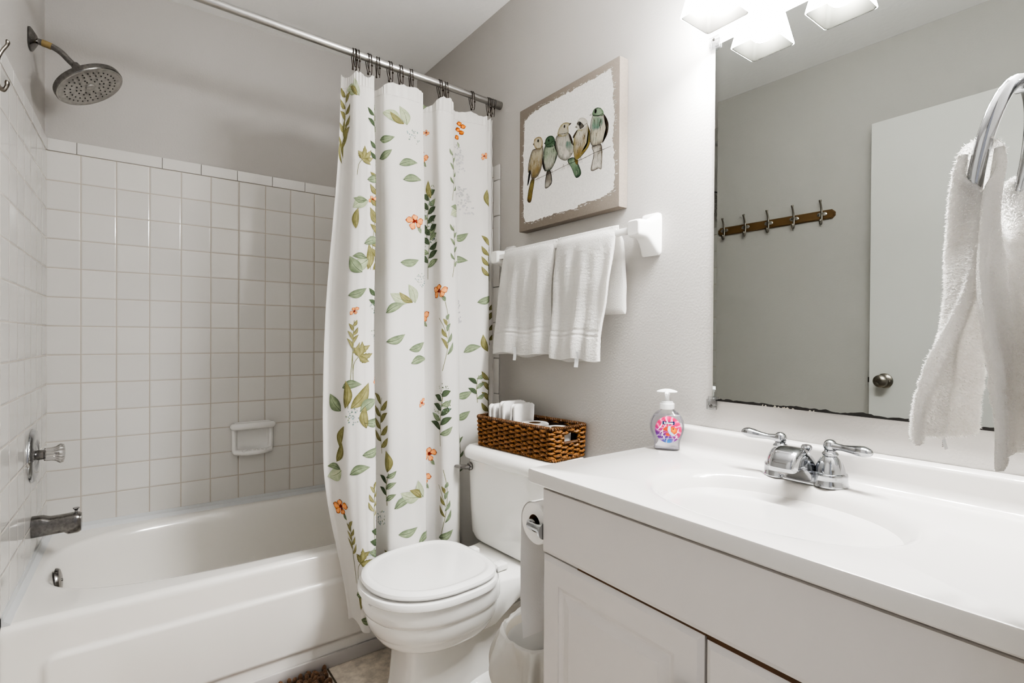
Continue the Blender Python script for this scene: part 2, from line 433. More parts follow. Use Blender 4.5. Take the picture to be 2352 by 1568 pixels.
mface = MB(); mface.add(xf(lathe([(.0865, .0725), (.083, .0735), (.081, .072), (.012, .0705), (.011, .0745), (.008, .077), (.0, .0775)], 64, False, False), hd))
for r, n in ((.026, 8), (.036, 14), (.052, 22), (.066, 30)):
    for k in range(n):
        a = 2 * PI * k / n + r * 40
        mface.add(xf(lathe([(.0019, .0705), (.0017, .0732), (.0, .0735)], 6, False, False), hd @ TR(r * math.cos(a), r * math.sin(a), .0)), 1)
finish('spray_face', mface, [mat('limescaled_face', '#a09e9a', rough=.35, metal=.6, var=.3, vscale=70), M_black], head)

vl = wallthing('shower_valve', 'round chrome shower valve plate with clear fluted knob on tile', 'valve', -.312, .757)
finish('escutcheon', MB().add(xf(lathe([(.087, 0), (.0865, .004), (.082, .009), (.070, .012), (.052, .0115), (.046, .007), (.040, .006), (.032, .010), (.022, .013), (.018, .013)], 64), RY(PI / 2))), M_chrome, vl)
finish('stem', MB().add(xf(lathe([(.016, .006), (.016, .030), (.013, .034)], 24), RY(PI / 2))), M_chromew, vl)
M_acr = clearmat('clear_fluted_acrylic', (.86, .85, .84), .12, .85, .4)
def flute(prof, n=72, k=18, amp=.06):
    return loft([[(r * (1 + amp * math.cos(k * 2 * PI * j / n) * w) * math.cos(2 * PI * j / n), r * (1 + amp * math.cos(k * 2 * PI * j / n) * w) * math.sin(2 * PI * j / n), z) for j in range(n)] for r, z, w in prof])
finish('fluted_knob', MB().add(xf(flute([(.019, .030, 1), (.0205, .036, 1), (.0205, .048, 1), (.0225, .058, 1), (.028, .066, 1), (.0315, .071, .6), (.029, .079, .4), (.020, .0815, 0), (.004, .082, 0)]), RY(PI / 2))), M_acr, vl, label='clear fluted acrylic knob')

sp = wallthing('tub_spout', 'tarnished chrome tub spout with pull-up diverter over the bathtub', 'spout', -.318, .524)
def sprof(x):
    top = .034 if x < .025 else (.034 - .007 * sstep(.025, .045, x) if x < .06 else .027 + .003 * sstep(.06, .12, x))
    bot = -.034 if x < .085 else -.034
    bot = -.033 + .003 * sstep(0, .08, x) - .008 * sstep(.082, .092, x)
    return top, bot
rings = []
for x in [0, .004, .012, .02, .028, .036, .044, .055, .07, .082, .087, .092, .1, .112, .120, .124, .126]:
    t, b_ = sprof(x); k = 1 if x < .118 else 1 - .16 * sstep(.117, .126, x)
    zc, hh = (t + b_) / 2, (t - b_) / 2 * k
    rings.append([(x, q[0] * .027 * k, zc + q[1] * hh) for q in supell(1, 1, 3.2, 32)])
finish('spout_body', MB().add(loft(rings)), M_chromew, sp)
finish('diverter_knob', MB().add(mv(lathe([(.004, 0), (.004, .008), (.007, .012), (.0095, .0145), (.0095, .017), (.003, .0185)], 20), .112, 0, .0285)), M_chrome, sp)

sd = thing('soap_dish', 'white ceramic soap dish set in the back wall tile', 'soap dish', (.704, -.0004, .692))
m = MB(); hw, hh = .086, .075
def rr(a, b, e, y): return [(q[0], y, q[1]) for q in supell(a, b, e, 64)]
m.add(loft([rr(hw, hh, 7, 0), rr(hw + .001, hh + .001, 7, -.008), rr(hw - .002, hh - .002, 7, -.016), rr(hw - .008, hh - .008, 7, -.021), rr(hw - .015, hh - .015, 6, -.019), rr(hw - .020, hh - .020, 6, -.010), rr(hw - .023, hh - .023, 6, -.004)], False, True))
finish('dish', m, M_cer, sd, sharp=60)
m = MB(); m.add(tube(catmull([(-hw + .006, -.012, .056), (-hw + .012, -.028, .057), (-.04, -.036, .058), (0, -.037, .058), (.04, -.036, .058), (hw - .012, -.028, .057), (hw - .006, -.012, .056)], 40), [.012] + [.0155] * 38 + [.012], 20)); finish('top_lip', m, M_cer, sd)
m = MB()
m.add(tube(catmull([(-hw + .012, -.018, -.058), (-.03, -.044, -.060), (.03, -.044, -.060), (hw - .012, -.018, -.058)], 24), .011, 14))
for k in range(6): m.add(sphere((-.042 + .0168 * k, -.045, -.051), .0068, 12))
finish('scalloped_tray', m, M_cer, sd)

# ------------------------------------------------------------------ rod, hooks
RY_, RZ0, RZ1 = -.788, 2.176, 2.1365
rodz = lambda x: RZ0 + (RZ1 - RZ0) * x / W
rod = thing('shower_curtain_rod', 'brushed metal shower curtain rod running wall to wall', 'curtain rod', (.76, RY_, rodz(.76)))
finish('rod_tube', MB().add(tube([(LW(RY_) + .002, RY_, rodz(0)), (.7, RY_, rodz(.7)), (1.2, RY_, rodz(1.2)), (W - .02, RY_, rodz(W - .02))], .0128, 32)), M_alu, rod, world=True)
for a, b in ((W - .034, W - .0005), (LW(RY_) + .001, .03)):
    finish('end_cap', MB().add(tube([(a, RY_, rodz(a)), (b, RY_, rodz(b))], .0165, 32)), M_rubber, rod, world=True, label='dark grey rubber end cap')
HX = [.884, .897, .938, .972, 1.018, 1.060, 1.103, 1.226, 1.254, 1.374, 1.456, 1.474]
def hookmesh(dy):
    w = MB(); b = []
    for k, s in ((0, -.0055), (1, .0055)):
        R = .0150
        pth = [(s * 1.0, -.010, -.062), (s, -.016, -.052), (s, -.0155, -.03), (s * .9, -.0165, -.01)]
        pth += [(s * .8, -R * math.cos(a), R * math.sin(a)) for a in [i * PI / 10 for i in range(0, 11)]]
        pth += [(s * .7, R * .95, -.012), (s * .7, .008, -.030), (s * .8, .000, -.046), (s, -.004, -.060 + .012 * k)]
        w.add(tube(catmull(pth, 46), .00135, 7)); b.append((s, -.010, -.062) if k == 0 else (s, -.0165, -.030))
    w.add(tube([(-.0045, 0, .0150), (.0045, 0, .0150)], .0013, 6))
    return w, b
hk0 = thing('curtain_hook', 'dark bronze double curtain hook', 'hook', (HX[0], RY_, rodz(HX[0])), 0, 'dark wire hooks along the curtain rod')
w_, b_ = hookmesh(0)
finish('wire', w_, M_bronze, hk0)
for c in b_: finish('ball_end', MB().add(sphere(c, .0036, 12)), M_bronze, hk0)
ordw = ['leftmost', 'second', 'third', 'fourth', 'fifth', 'sixth', 'seventh', 'eighth', 'ninth', 'tenth', 'eleventh', 'twelfth']
for i, x in enumerate(HX):
    o = hk0 if i == 0 else dup(hk0, (x, RY_, rodz(x)))
    o.rotation_euler = (0, 0, random.uniform(-.25, .25))
    o['label'] = ('leftmost dark bronze double hook holding the curtain on the rod' if i == 0 else
                  'rightmost dark bronze curtain hook, against the rod end cap' if i == 11 else
                  '%s dark bronze curtain hook from the left on the rod' % ordw[i])
# ------------------------------------------------------------------ shower curtain
CP = [(.772, .046), (.790, .034), (.808, .002), (.822, -.034), (.850, -.056), (.880, -.066), (.905, -.064), (.919, -.046), (.912, .010), (.922, .046), (.944, .040), (.957, -.018),
      (.972, -.050), (1.03, -.062), (1.085, -.058), (1.110, -.044), (1.102, .004), (1.118, .048), (1.150, .046), (1.184, .008), (1.196, -.040), (1.235, -.054),
      (1.268, -.038), (1.284, .004), (1.316, .018), (1.372, -.008), (1.412, -.016), (1.426, .004), (1.420, .030), (1.44, .046), (1.468, .036)]
XM = [.772, .832, .905, .958, 1.085, 1.19, 1.285, 1.42, 1.468]
XT = [.848, .882, .937, .985, 1.122, 1.200, 1.290, 1.448, 1.486]
NQ = 560
mid = np.array(catmull(CP, NQ))
mx, my = mid[:, 0], mid[:, 1]
tx = np.interp(mx, XM, XT)
arc = np.concatenate([[0], np.cumsum(np.hypot(np.diff(mx), np.diff(my)))])
CTOP, CBOT = 2.083, .185
def cp(q, z):
    """point of the cloth: q is an index into the fold line (0..NQ-1, float), z the height"""
    q = min(max(q, 0), NQ - 1)
    ii = np.arange(NQ)
    i = int(q); j = min(i + 1, NQ - 1); w = q - i
    x0 = mx[i] * (1 - w) + mx[j] * w; y0 = my[i] * (1 - w) + my[j] * w; xt = tx[i] * (1 - w) + tx[j] * w
    k = sstep(.85, 2.05, z); k2 = k * .8 + .2 * max(0, (z - .85) / 1.2)
    x = x0 * (1 - k2) + xt * k2
    # the left hem swings in towards the bottom
    lo = sstep(.75, .12, z) ** 1.0
    x += .060 * lo * sstep(.86, .77, x0) + .03 * lo * sstep(.93, .80, x0)
    amp = 1 - .38 * sstep(1.3, 2.08, z)
    yb = -.845 + .030 * sstep(.9, 1.7, z) + .030 * sstep(1.5, 2.1, z)
    y = yb + y0 * amp - .050 * sstep(1.25, .65, z) * sstep(1.22, 1.06, x0)
    x -= .009 * sstep(1.25, .65, z) * sstep(1.22, 1.06, x0)
    n = noise.noise((q * .012, z * 1.3, 3.1)); n2 = noise.noise((q * .03, z * 4.0, 9.7))
    y += .006 * n + .0022 * n2 + .0065 * noise.noise((q * .055, z * .55, 41.)) * sstep(2.05, 1.7, z); x += .006 * noise.noise((q * .008, z * 1.1, 20.))
    # gathered header tape
    if z > 2.02: y += .0016 * math.sin(q * .75) * sstep(2.02, 2.04, z)
    return Vector((x, y, z))
hq = []
for x in HX:
    k2 = 1.0; hq.append(int(np.argmin(np.abs(tx - x) + .5 * (my - my.min()))))
hq = sorted(hq)
def ztop(q):
    d = min(abs(q - h) for h in hq)
    nb = sorted(hq + [0, NQ - 1]); 
    for a, b in zip(nb, nb[1:]):
        if a <= q <= b:
            t = (q - a) / max(1, b - a); return CTOP - min(.03, .00035 * (b - a)) * 4 * t * (1 - t)
    return CTOP
def cn(q, z):
    a = cp(q + 1.5, z) - cp(q - 1.5, z); b = cp(q, z + .01) - cp(q, z - .01)
    return a.cross(b).normalized()
cur = thing('shower_curtain', 'white fabric shower curtain printed with leaves and coral flowers', 'curtain', (1.12, -.83, CBOT))
m = MB(); NZ = 150
zt_ = [ztop(q) for q in range(NQ)]
m.add(([tuple(cp(q, CBOT + .006 * math.sin(q * .05) + (zt_[q] - CBOT) * j / (NZ - 1))) for q in range(NQ) for j in range(NZ)],
       [(q * NZ + j, (q + 1) * NZ + j, (q + 1) * NZ + j + 1, q * NZ + j + 1) for q in range(NQ - 1) for j in range(NZ - 1)]), 0)
# header seam and side hem stitched lines
def cline(qz, wd, off, col, mi=1):
    v = []; f = []
    for i, (q, z) in enumerate(qz):
        a = qz[min(i + 1, len(qz) - 1)]; b = qz[max(i - 1, 0)]
        i0 = int(min(max(q, 0), NQ - 2)); ds = arc[i0 + 1] - arc[i0]
        d = Vector(((a[0] - b[0]) * ds, a[1] - b[1])); d = d.normalized() if d.length > 1e-9 else Vector((0, 1))
        w = wd[i] if isinstance(wd, list) else wd
        for s in (-1, 1):
            qq, zz = q + s * w * -d.y / ds, z + s * w * d.x
            v.append(tuple(cp(qq, zz) + cn(qq, zz) * off))
    for i in range(len(qz) - 1): f.append((2 * i, 2 * i + 2, 2 * i + 3, 2 * i + 1))
    m.add((v, f), mi, col)
def s2q(s): return float(np.interp(s, arc, np.arange(NQ)))
def visq(x, z):
    best, bq = 9, 0
    for q in range(0, NQ, 2):
        p = cp(q, z); 
        c = abs(p.x - x) + .25 * (p.y + .92)
        if c < best: best, bq = c, q
    return bq
S8 = lambda h: lin(h)
SAGE, SAGED, OLIVE, OLIVED, PALE, DARK, BLUE = map(S8, ('#95a184', '#5a6850', '#99956a', '#625e38', '#b7bea2', '#3f4a3a', '#7b9a98'))
PEACH, CORAL, GREY, WHITE = map(S8, ('#e6923f', '#7c1402', '#c2c0c1', '#ece4da'))
layer = [0]
def mixc(a, b, t): return tuple(x * (1 - t) + y * t for x, y in zip(a, b))
def petal(s0, z0, ang, L, Wd, ce, cc, lobe=0, pw=.85, line=None, outline=0, nu=14, nv=6, half=.35):
    layer[0] = (layer[0] + 1) % 9; off = .0009 + .00009 * layer[0]
    ca, sa = math.cos(ang), math.sin(ang); v = []; col = []
    rs = random.random() * 9
    for i in range(nu + 1):
        u = i / nu; w = Wd * .5 * math.sin(PI * min(1, u ** pw)) * (1 + lobe * math.sin(u * 9 * PI))
        bend = .10 * L * math.sin(PI * u) * (1 if rs > 4.5 else -1)
        for j in range(nv + 1):
            k = (j / nv * 2 - 1); a = u * L; b = w * k + bend
            s, z = s0 + a * ca - b * sa, z0 + a * sa + b * ca
            q = s2q(s); v.append(tuple(cp(q, z) + cn(q, z) * off))
            e = abs(k); t = e ** 1.5 * .75 + .25 * (1 if k > 0 else 0) * half
            c = mixc(cc, ce, min(1, t + .45 * noise.noise((s * 70, z * 70, rs))))
            if outline and (e > .7 or u > .9 or u < .22): c = mixc(c, outline, .9)
            col.append(c)
    f = [(i * (nv + 1) + j, (i + 1) * (nv + 1) + j, (i + 1) * (nv + 1) + j + 1, i * (nv + 1) + j + 1) for i in range(nu) for j in range(nv)]
    m.add((v, f), 1, col)
    if line:
        pts = [(s2q(s0 + u * L * ca - .10 * L * math.sin(PI * u) * (1 if rs > 4.5 else -1) * sa), z0 + u * L * sa + .10 * L * math.sin(PI * u) * (1 if rs > 4.5 else -1) * ca) for u in [i / 10 for i in range(10)]]
        cline(pts, [.0009 * (1 - .07 * i) for i in range(10)], off + .0003, line)
def stem(pts, w=.0011, col=None):
    P_ = catmull(pts, 18); cline([(s2q(p[0]), p[1]) for p in P_], w, .0009, col or mixc(SAGED, OLIVE, .5))
def leaf(s, z, a, L, kind='g', w=None):
    L *= 1.22; w = w and w * 1.2; R = random.uniform
    if kind == 'g': petal(s, z, a, L, w or L * .45, SAGED, SAGE, line=DARK)
    elif kind == 'o': petal(s, z, a, L, w or L * .40, OLIVED, OLIVE, line=OLIVED)
    elif kind == 'p': petal(s, z, a, L, w or L * .55, SAGE, PALE, line=SAGED)
    elif kind == 'd': petal(s, z, a, L, w or L * .40, DARK, SAGED, line=DARK)
def blossom(s, z, r, a0=0, n=5, squash=.62):
    for k in range(n):
        a = a0 + 2 * PI * k / n + random.uniform(-.15, .15)
        L = r * (squash + (1 - squash) * abs(math.cos(a - a0)))
        petal(s, z, a, L * 1.1, r * .70, PEACH, mixc(PEACH, WHITE, .2), pw=1.5, outline=CORAL, nu=12)
    for k in range(7):
        a = random.uniform(0, 2 * PI); petal(s, z, a, r * random.uniform(.25, .45), r * .14, CORAL, CORAL, nu=6, nv=2)
def dots(s, z, R_, n, cols, rad=.0035):
    for k in range(n):
        a = random.uniform(0, 2 * PI); r = R_ * math.sqrt(random.random())
        petal(s + r * math.cos(a), z + r * math.sin(a), random.uniform(0, 6), rad * random.uniform(1.5, 3), rad * 1.6, random.choice(cols), random.choice(cols), nu=5, nv=2)
def motif(kind, x, z):
    q = visq(x, z); s = arc[q]; R = random.uniform; up = PI / 2
    if kind == 'leafbig': leaf(s - .01, z + .012, PI * .9, .062, 'p', .034); leaf(s + .008, z + .005, PI * .62, .058, 'p', .030); leaf(s - .002, z + .006, PI * .8, .05, 'o', .02)
    elif kind == 'leafp': leaf(s + .02, z + .012, PI + .4, .055, 'p', .036); leaf(s + .015, z + .015, PI - .1, .045, 'g', .018)
    elif kind == 'leafg': leaf(s - .028, z - .006 + R(-.004, .004), R(.1, .5), .058, 'g', .024)
    elif kind == 'leafo': leaf(s + .004, z - .03, R(1.2, 1.9), .060, 'o', .024)
    elif kind == 'grass':
        for k in range(6): leaf(s + R(-.008, .008), z - .05 + k * .018, up + R(-.5, .6), .07, 'o', .010)
    elif kind == 'maple':
        for a, L in ((.2, .05), (.75, .055), (1.35, .052), (-.45, .04), (2.1, .035)): petal(s - .025, z - .018, a, L, .020, OLIVED, OLIVE, lobe=.15)
        stem([(s - .025, z - .018), (s - .04, z - .04), (s - .045, z - .075)])
    elif kind == 'frond':
        for k in range(7): petal(s - .004, z - .06 + k * .015, up + (.55 if k % 2 else -.55), .045 - .003 * k, .011, OLIVED, OLIVE)
        stem([(s - .002, z - .16), (s - .004, z - .06), (s, z + .05)])
    elif kind == 'cluster3':
        leaf(s - .02, z - .03, 2.3, .06, 'g', .036); leaf(s, z - .02, 1.55, .075, 'o', .026); leaf(s + .02, z - .02, .95, .085, 'o', .032); leaf(s + .05, z - .03, .5, .06, 'g', .03)
        stem([(s + .01, z - .02), (s + .02, z + .08), (s + .03, z + .2)])
    elif kind == 'blue': dots(s, z, .026, 26, [BLUE, GREY, SAGE, mixc(BLUE, DARK, .3)], .0028)
    elif kind == 'grey': dots(s, z, .036, 34, [GREY, mixc(GREY, SAGE, .25), GREY], .0045); dots(s + .02, z - .05, .026, 16, [GREY], .0045)
    elif kind == 'flower':
        blossom(s, z, .034, R(0, .5)); leaf(s + .01, z - .018, -1.0, .022, 'g', .012)
    elif kind == 'fl_small': blossom(s, z, .018, R(0, 1), 4)
    elif kind == 'berries':
        for dx, dz in ((0, .03), (.017, .018), (-.006, .004), (.012, -.010), (-.010, -.032)):
            petal(s + dx - .008, z + dz - .006, R(.2, 1.2), .024, .019, CORAL, PEACH, pw=1.1, outline=CORAL, nu=10)
        leaf(s - .004, z - .05, -1.4, .02, 'p', .008)
    elif kind == 'sprig':
        stem([(s + .004, z - .06), (s, z), (s + .008, z + .05)])
        for k in range(5): leaf(s + .001, z - .045 + k * .02, up + (.95 if k % 2 else -.95), .034, 'd' if k % 2 else 'g', .014)
    elif kind == 'vine':
        stem([(s + .004, z - .10), (s - .004, z), (s + .006, z + .09)])
        for k in range(8): leaf(s, z - .08 + k * .021, up + (.75 if k % 2 else -.75), .042, 'o', .016)
    elif kind == 'gsprig':
        stem([(s - .004, z - .13), (s - .002, z - .03), (s + .012, z + .07)])
        for k in range(9): leaf(s - .003 + .0012 * k, z - .085 + k * .018, up + (1.05 if k % 2 else -1.05), .050 - .002 * k, 'd' if k % 3 else 'g', .019)
        dots(s + .02, z + .02, .022, 16, [BLUE, DARK, SAGE], .0028); dots(s - .025, z - .01, .018, 14, [BLUE, SAGE], .0026); dots(s + .012, z + .085, .022, 18, [SAGE, DARK], .0026)
    elif kind == 'fstem':
        stem([(s - .018, z - .15), (s + .006, z - .05), (s + .01, z + .04), (s - .004, z + .11)])
        for k in range(7): leaf(s + .002, z - .09 + k * .022, up + (.5 if k % 2 else -.45), .045 - .004 * k, 'o' if k % 2 else 'g', .011)
        stem([(s + .004, z - .03), (s - .012, z + .02), (s - .03, z + .05)])
    elif kind == 'thinstem':
        stem([(s - .01, z - .12), (s + .004, z - .02), (s, z + .08)])
        for k in range(6): leaf(s + .001, z - .08 + k * .028, up + (.6 if k % 2 else -.6), .026, 'g', .009)
MOT = [('leafbig',0.889,1.989),('grass',0.852,1.808),('maple',0.913,1.784),('leafp',0.890,1.607),('leafg',0.914,1.475),('leafp',0.884,1.404),('fl_small',0.854,1.238),('frond',0.851,1.156),('maple',0.885,1.104),('cluster3',0.818,0.935),('blue',0.833,0.890),('leafg',0.896,0.877),('leafo',0.803,0.819),('leafo',0.796,0.768),('leafg',0.886,0.765),('leafg',0.848,0.710),('flower',0.812,0.587),('frond',0.834,0.497),('maple',0.872,0.429),('leafo',0.850,0.284),('leafg',0.873,0.225),('sprig',0.944,1.920),('sprig',0.949,1.800),('fl_small',0.922,1.627),('vine',0.938,1.477),('sprig',0.939,1.279),('blue',0.927,1.157),('fl_small',0.924,1.004),('vine',0.944,0.850),('sprig',0.934,0.637),('blue',0.934,0.529),('fl_small',0.935,0.376),('leafg',0.985,1.869),('leafg',0.982,1.796),('leafbig',1.060,1.926),('blue',1.095,1.892),('leafg',1.066,1.777),('leafg',1.078,1.724),('flower',1.085,1.571),('leafbig',1.063,1.269),('leafg',0.999,1.243),('leafg',0.991,1.141),('leafg',1.073,1.115),('leafg',1.076,1.062),('fl_small',1.086,0.917),('leafg',1.002,0.571),('leafg',1.011,0.483),('leafbig',1.072,0.582),('leafg',1.085,0.436),('leafg',1.157,2.040),('fl_small',1.181,1.948),('flower',1.165,1.854),('leafo',1.186,1.719),('gsprig',1.178,1.504),('flower',1.179,1.326),('flower',1.152,1.232),('fstem',1.208,1.175),('gsprig',1.181,0.870),('flower',1.168,0.706),('flower',1.150,0.615),('fstem',1.202,0.544),('berries',1.318,1.990),('grey',1.300,1.892),('thinstem',1.262,1.799),('leafg',1.312,1.545),('leafg',1.303,1.460),('grey',1.284,1.278),('leafg',1.316,0.919),('leafg',1.313,0.839),('vine',1.431,1.461),('leafo',1.412,1.125),('vine',1.419,0.913),('sprig',1.367,0.951),('leafp',1.272,1.633),('gsprig',1.178,1.64),('leafg',0.845,.30),('leafg',1.40,1.30),('vine',.86,1.93),('leafg',.93,1.70),('vine',.945,1.62),('leafo',.865,1.55),('cluster3',.90,1.40),('blue',.93,1.25),('leafg',.86,1.30),('leafg',1.05,1.42),('blue',1.10,1.36),('thinstem',1.25,1.50),('grey',1.33,1.72),('leafo',1.44,1.72),('vine',1.46,1.22),('leafg',1.35,1.10),('thinstem',1.30,.70),('leafg',1.08,.30),('flower',1.02,.36),('vine',.97,.32),('leafo',.95,.72),('gsprig',.925,.45),('leafg',.83,.99),('leafo',.87,.88),('frond',.90,.62),('leafp',.80,.70),('fl_small',1.43,1.90),('leafg',1.20,.40)]
for k, x, z in MOT: motif(k, x, z)
seam = [(q, 2.030 + .0012 * math.sin(q)) for q in range(2, NQ - 2, 3)]
cline(seam, .0012, .0008, S8('#d9d6d1'))
M_cur = mat('white_curtain_fabric', '#e9e7e3', rough=.85, bump=.25, bscale=900, var=.02, vscale=8, spec=.15)
nt = M_cur.node_tree; b_ = nt.nodes['Principled BSDF']; out = nt.nodes['Material Output']
tr = nt.nodes.new('ShaderNodeBsdfTranslucent'); tr.inputs['Color'].default_value = lin('#e6e2da') + (1,)
mxs = nt.nodes.new('ShaderNodeMixShader'); mxs.inputs[0].default_value = .22
nt.links.new(b_.outputs[0], mxs.inputs[1]); nt.links.new(tr.outputs[0], mxs.inputs[2]); nt.links.new(mxs.outputs[0], out.inputs['Surface'])
M_print = colmat('watercolour_print', rough=.85, var=.12, vscale=130, spec=.15)
finish('cloth', m, [M_cur, M_print], cur, world=True, sharp=None, usecol=True)
# rolled side hem at the right end
m = MB(); m.add(tube([tuple(cp(NQ - 1, z) + Vector((.002, -.002 + .002 * math.sin(z * 90), 0))) for z in np.linspace(CBOT, CTOP - .01, 140)], .0035, 8, flat=.5))
finish('side_hem', m, M_cur, cur, world=True)
# ------------------------------------------------------------------ toilet
TRZ = PI + math.radians(3.5)
TO = (1.398, -1.118, 0)
toi = thing('toilet', 'white two-piece toilet with closed round lid below the woven basket', 'toilet', TO, TRZ)
def egg(xc, a, b, z, n=72, fe=2.15, be=2.6, bk=1.0):
    out = []
    for j in range(n):
        t = 2 * PI * j / n; c, s = math.cos(t), math.sin(t); e = fe if c > 0 else be
        aa = a if c > 0 else a * bk
        out.append((xc + aa * math.copysign(abs(c) ** (2 / e), c), b * math.copysign(abs(s) ** (2 / e), s), z))
    return out
m = MB()
A_, B_, XC = .212, .182, .385
lev = [(.384, .97), (.387, .985), (.386, .999), (.380, 1.006), (.365, 1.016), (.345, 1.012), (.337, 1.0), (.3325, .980), (.329, .964), (.322, .968), (.305, .958), (.288, .938), (.2800, .915), (.2755, .892), (.271, .890), (.262, .872), (.25, .835), (.24, .765), (.233, .69), (.229, .62)]
m.add(loft([egg(XC - .03 * (1 - k), A_ * k, B_ * k, z) for z, k in lev], True, True))
# pedestal
def ped(x0, x1, hw, z, e=5.0): return [(q[0], q[1], z) for q in supell((x1 - x0) / 2, hw, e, 48, (x0 + x1) / 2, 0)]
m.add(loft([ped(.05, .515, .100, .262), ped(.06, .505, .094, .235), ped(.06, .497, .090, .20), ped(.05, .505, .092, .10), ped(.03, .52, .100, .03), ped(.03, .525, .103, 0)]))
# rear platform under the tank, curving down into the trapway
def plat(x0, x1, h0, h1, z):
    out = []
    for i in range(24):
        t = i / 23; x = x0 + (x1 - x0) * t; k = sstep(0, 1, t); w = h0 * (1 - k) + h1 * k
        out.append((x, w, z))
    return out + [(p[0], -p[1], z) for p in out[::-1]]
secs = []
for x, w, zb in ((-.100, .186, .356), (-.094, .190, .350), (-.04, .188, .346), (.04, .178, .340), (.10, .166, .326), (.15, .154, .302), (.19, .145, .272), (.23, .136, .240), (.28, .120, .225)):
    zt, zm, hh = .384, (.384 + zb) / 2, (.384 - zb) / 2; r = min(hh, .02); ptsx = []
    for k in range(7): a_ = PI / 2 - PI * k / 6; ptsx.append((x, w - r + r * math.cos(a_), zm + (hh - r) * (1 if k < 3 else -1 if k > 3 else 0) + r * math.sin(a_)))
    bott = [(x, w * q, zb - .004 * (1 - q * q)) for q in (.6, .2, -.2, -.6)]
    secs.append(ptsx + bott + [(p[0], -p[1], p[2]) for p in ptsx[::-1]])
m.add(loft(secs))
m.add(loft([plat(-.03, .22, .088, .085, .345), plat(-.03, .22, .088, .085, .22), plat(-.02, .22, .085, .085, .1), plat(-.02, .22, .09, .09, 0)]))
# foot flange
m.add(loft([ped(-.01, .34, .132, 0, 4), ped(-.01, .34, .132, .045, 4), ped(0, .335, .126, .062, 4), ped(.01, .325, .112, .072, 4), ped(.02, .31, .09, .082, 4)]))
finish('bowl', m, M_white, toi, sharp=50)
for s in (-1, 1):
    finish('bolt_cap', MB().add(mv(lathe([(.017, .05), (.017, .082), (.0145, .090), (.008, .095), (0, .096)], 24, False, False), .20, s * .118, 0)), M_cer, toi)
# tank
def tk(d0, d1, hw, z, e=7): return [(q[0], q[1], z) for q in supell((d1 - d0) / 2, hw, e, 64, (d0 + d1) / 2, 0)]
m = MB(); m.add(loft([tk(-.07, .075, .185, .388, 5), tk(-.088, .092, .202, .395, 6), tk(-.095, .099, .212, .42, 7), tk(-.097, .102, .217, .5), tk(-.1, .107, .224, .69), tk(-.1, .107, .224, .70)]))
finish('tank', m, M_white, toi)
m = MB(); m.add(loft([tk(-.1, .112, .230, .694), tk(-.102, .118, .236, .699), tk(-.102, .120, .238, .709), tk(-.102, .119, .237, .722), tk(-.102, .114, .233, .734), tk(-.1, .104, .225, .7425), tk(-.096, .090, .215, .7450)]))
finish('tank_lid', m, M_white, toi)
# seat ring and lid
def solid(prof, xc, a, b, **k): return loft([egg(xc, a * s_ if isinstance(s_, float) else a, b * s_, z, **k) for s_, z in prof])
def offs(xc, a, b, prof, **k): return loft([egg(xc, a - d, b - d, z, **k) for d, z in prof])
SX = .398
m = MB(); m.add(offs(SX, .212, .194, [(.012, .3885), (.003, .389), (-.001, .393), (-.002, .402), (.001, .4100), (.006, .4120), (.03, .4120)], bk=.90, be=3.2))
for dx, dy in ((.2005, .03), (.17, .07), (.17, -.07), (-.05, .17), (-.05, -.17)):
    m.add(box(SX + dx - .012, SX + dx + .012, dy - .007, dy + .007, .3862, .3895, .002))
finish('seat', m, M_cer, toi)
m = MB(); m.add(offs(SX - .003, .206, .188, [(.016, .4165), (.006, .4170), (.001, .4195), (-.001, .4245), (.0015, .4315), (.008, .4360), (.016, .4378), (.023, .4378), (.029, .4345), (.036, .4335), (.06, .4340)], bk=.90, be=3.2))
finish('seat_cover', m, M_cer, toi)
for s in (-1, 1):
    m = MB(); m.add(box(.150, .196, s * .078 - .02, s * .078 + .02, .3865, .409, .006, 3)); m.add(tube([(.205, s * .078 - .018, .407), (.205, s * .078 + .018, .407)], .0085, 16))
    finish('hinge', m, M_cer, toi)
# tiny dark maker's lettering stamped behind the lid: unreadable marks
m = MB(); x = -.055
for k in range(9):
    m.add(box(.172, .1725 + .007 * random.uniform(.5, 1), x, x + .0014, .3845, .3852)); x += random.uniform(.003, .005)
finish('stamp', m, mat('grey_ink', '#55534f'), toi)
# flush lever on the front left of the tank (towards the curtain)
m = MB(); m.add(xf(lathe([(.016, 0), (.016, .006), (.011, .011)], 24), TR(.1055, -.182, .668) @ RY(PI / 2)))
m.add(tube([(.117, -.172, .668), (.128, -.180, .668), (.135, -.200, .666), (.136, -.236, .663)], [.013, .014, .013, .009], 16, flat=.6))
finish('flush_lever', m, M_chromew, toi, label='tarnished chrome flush lever')

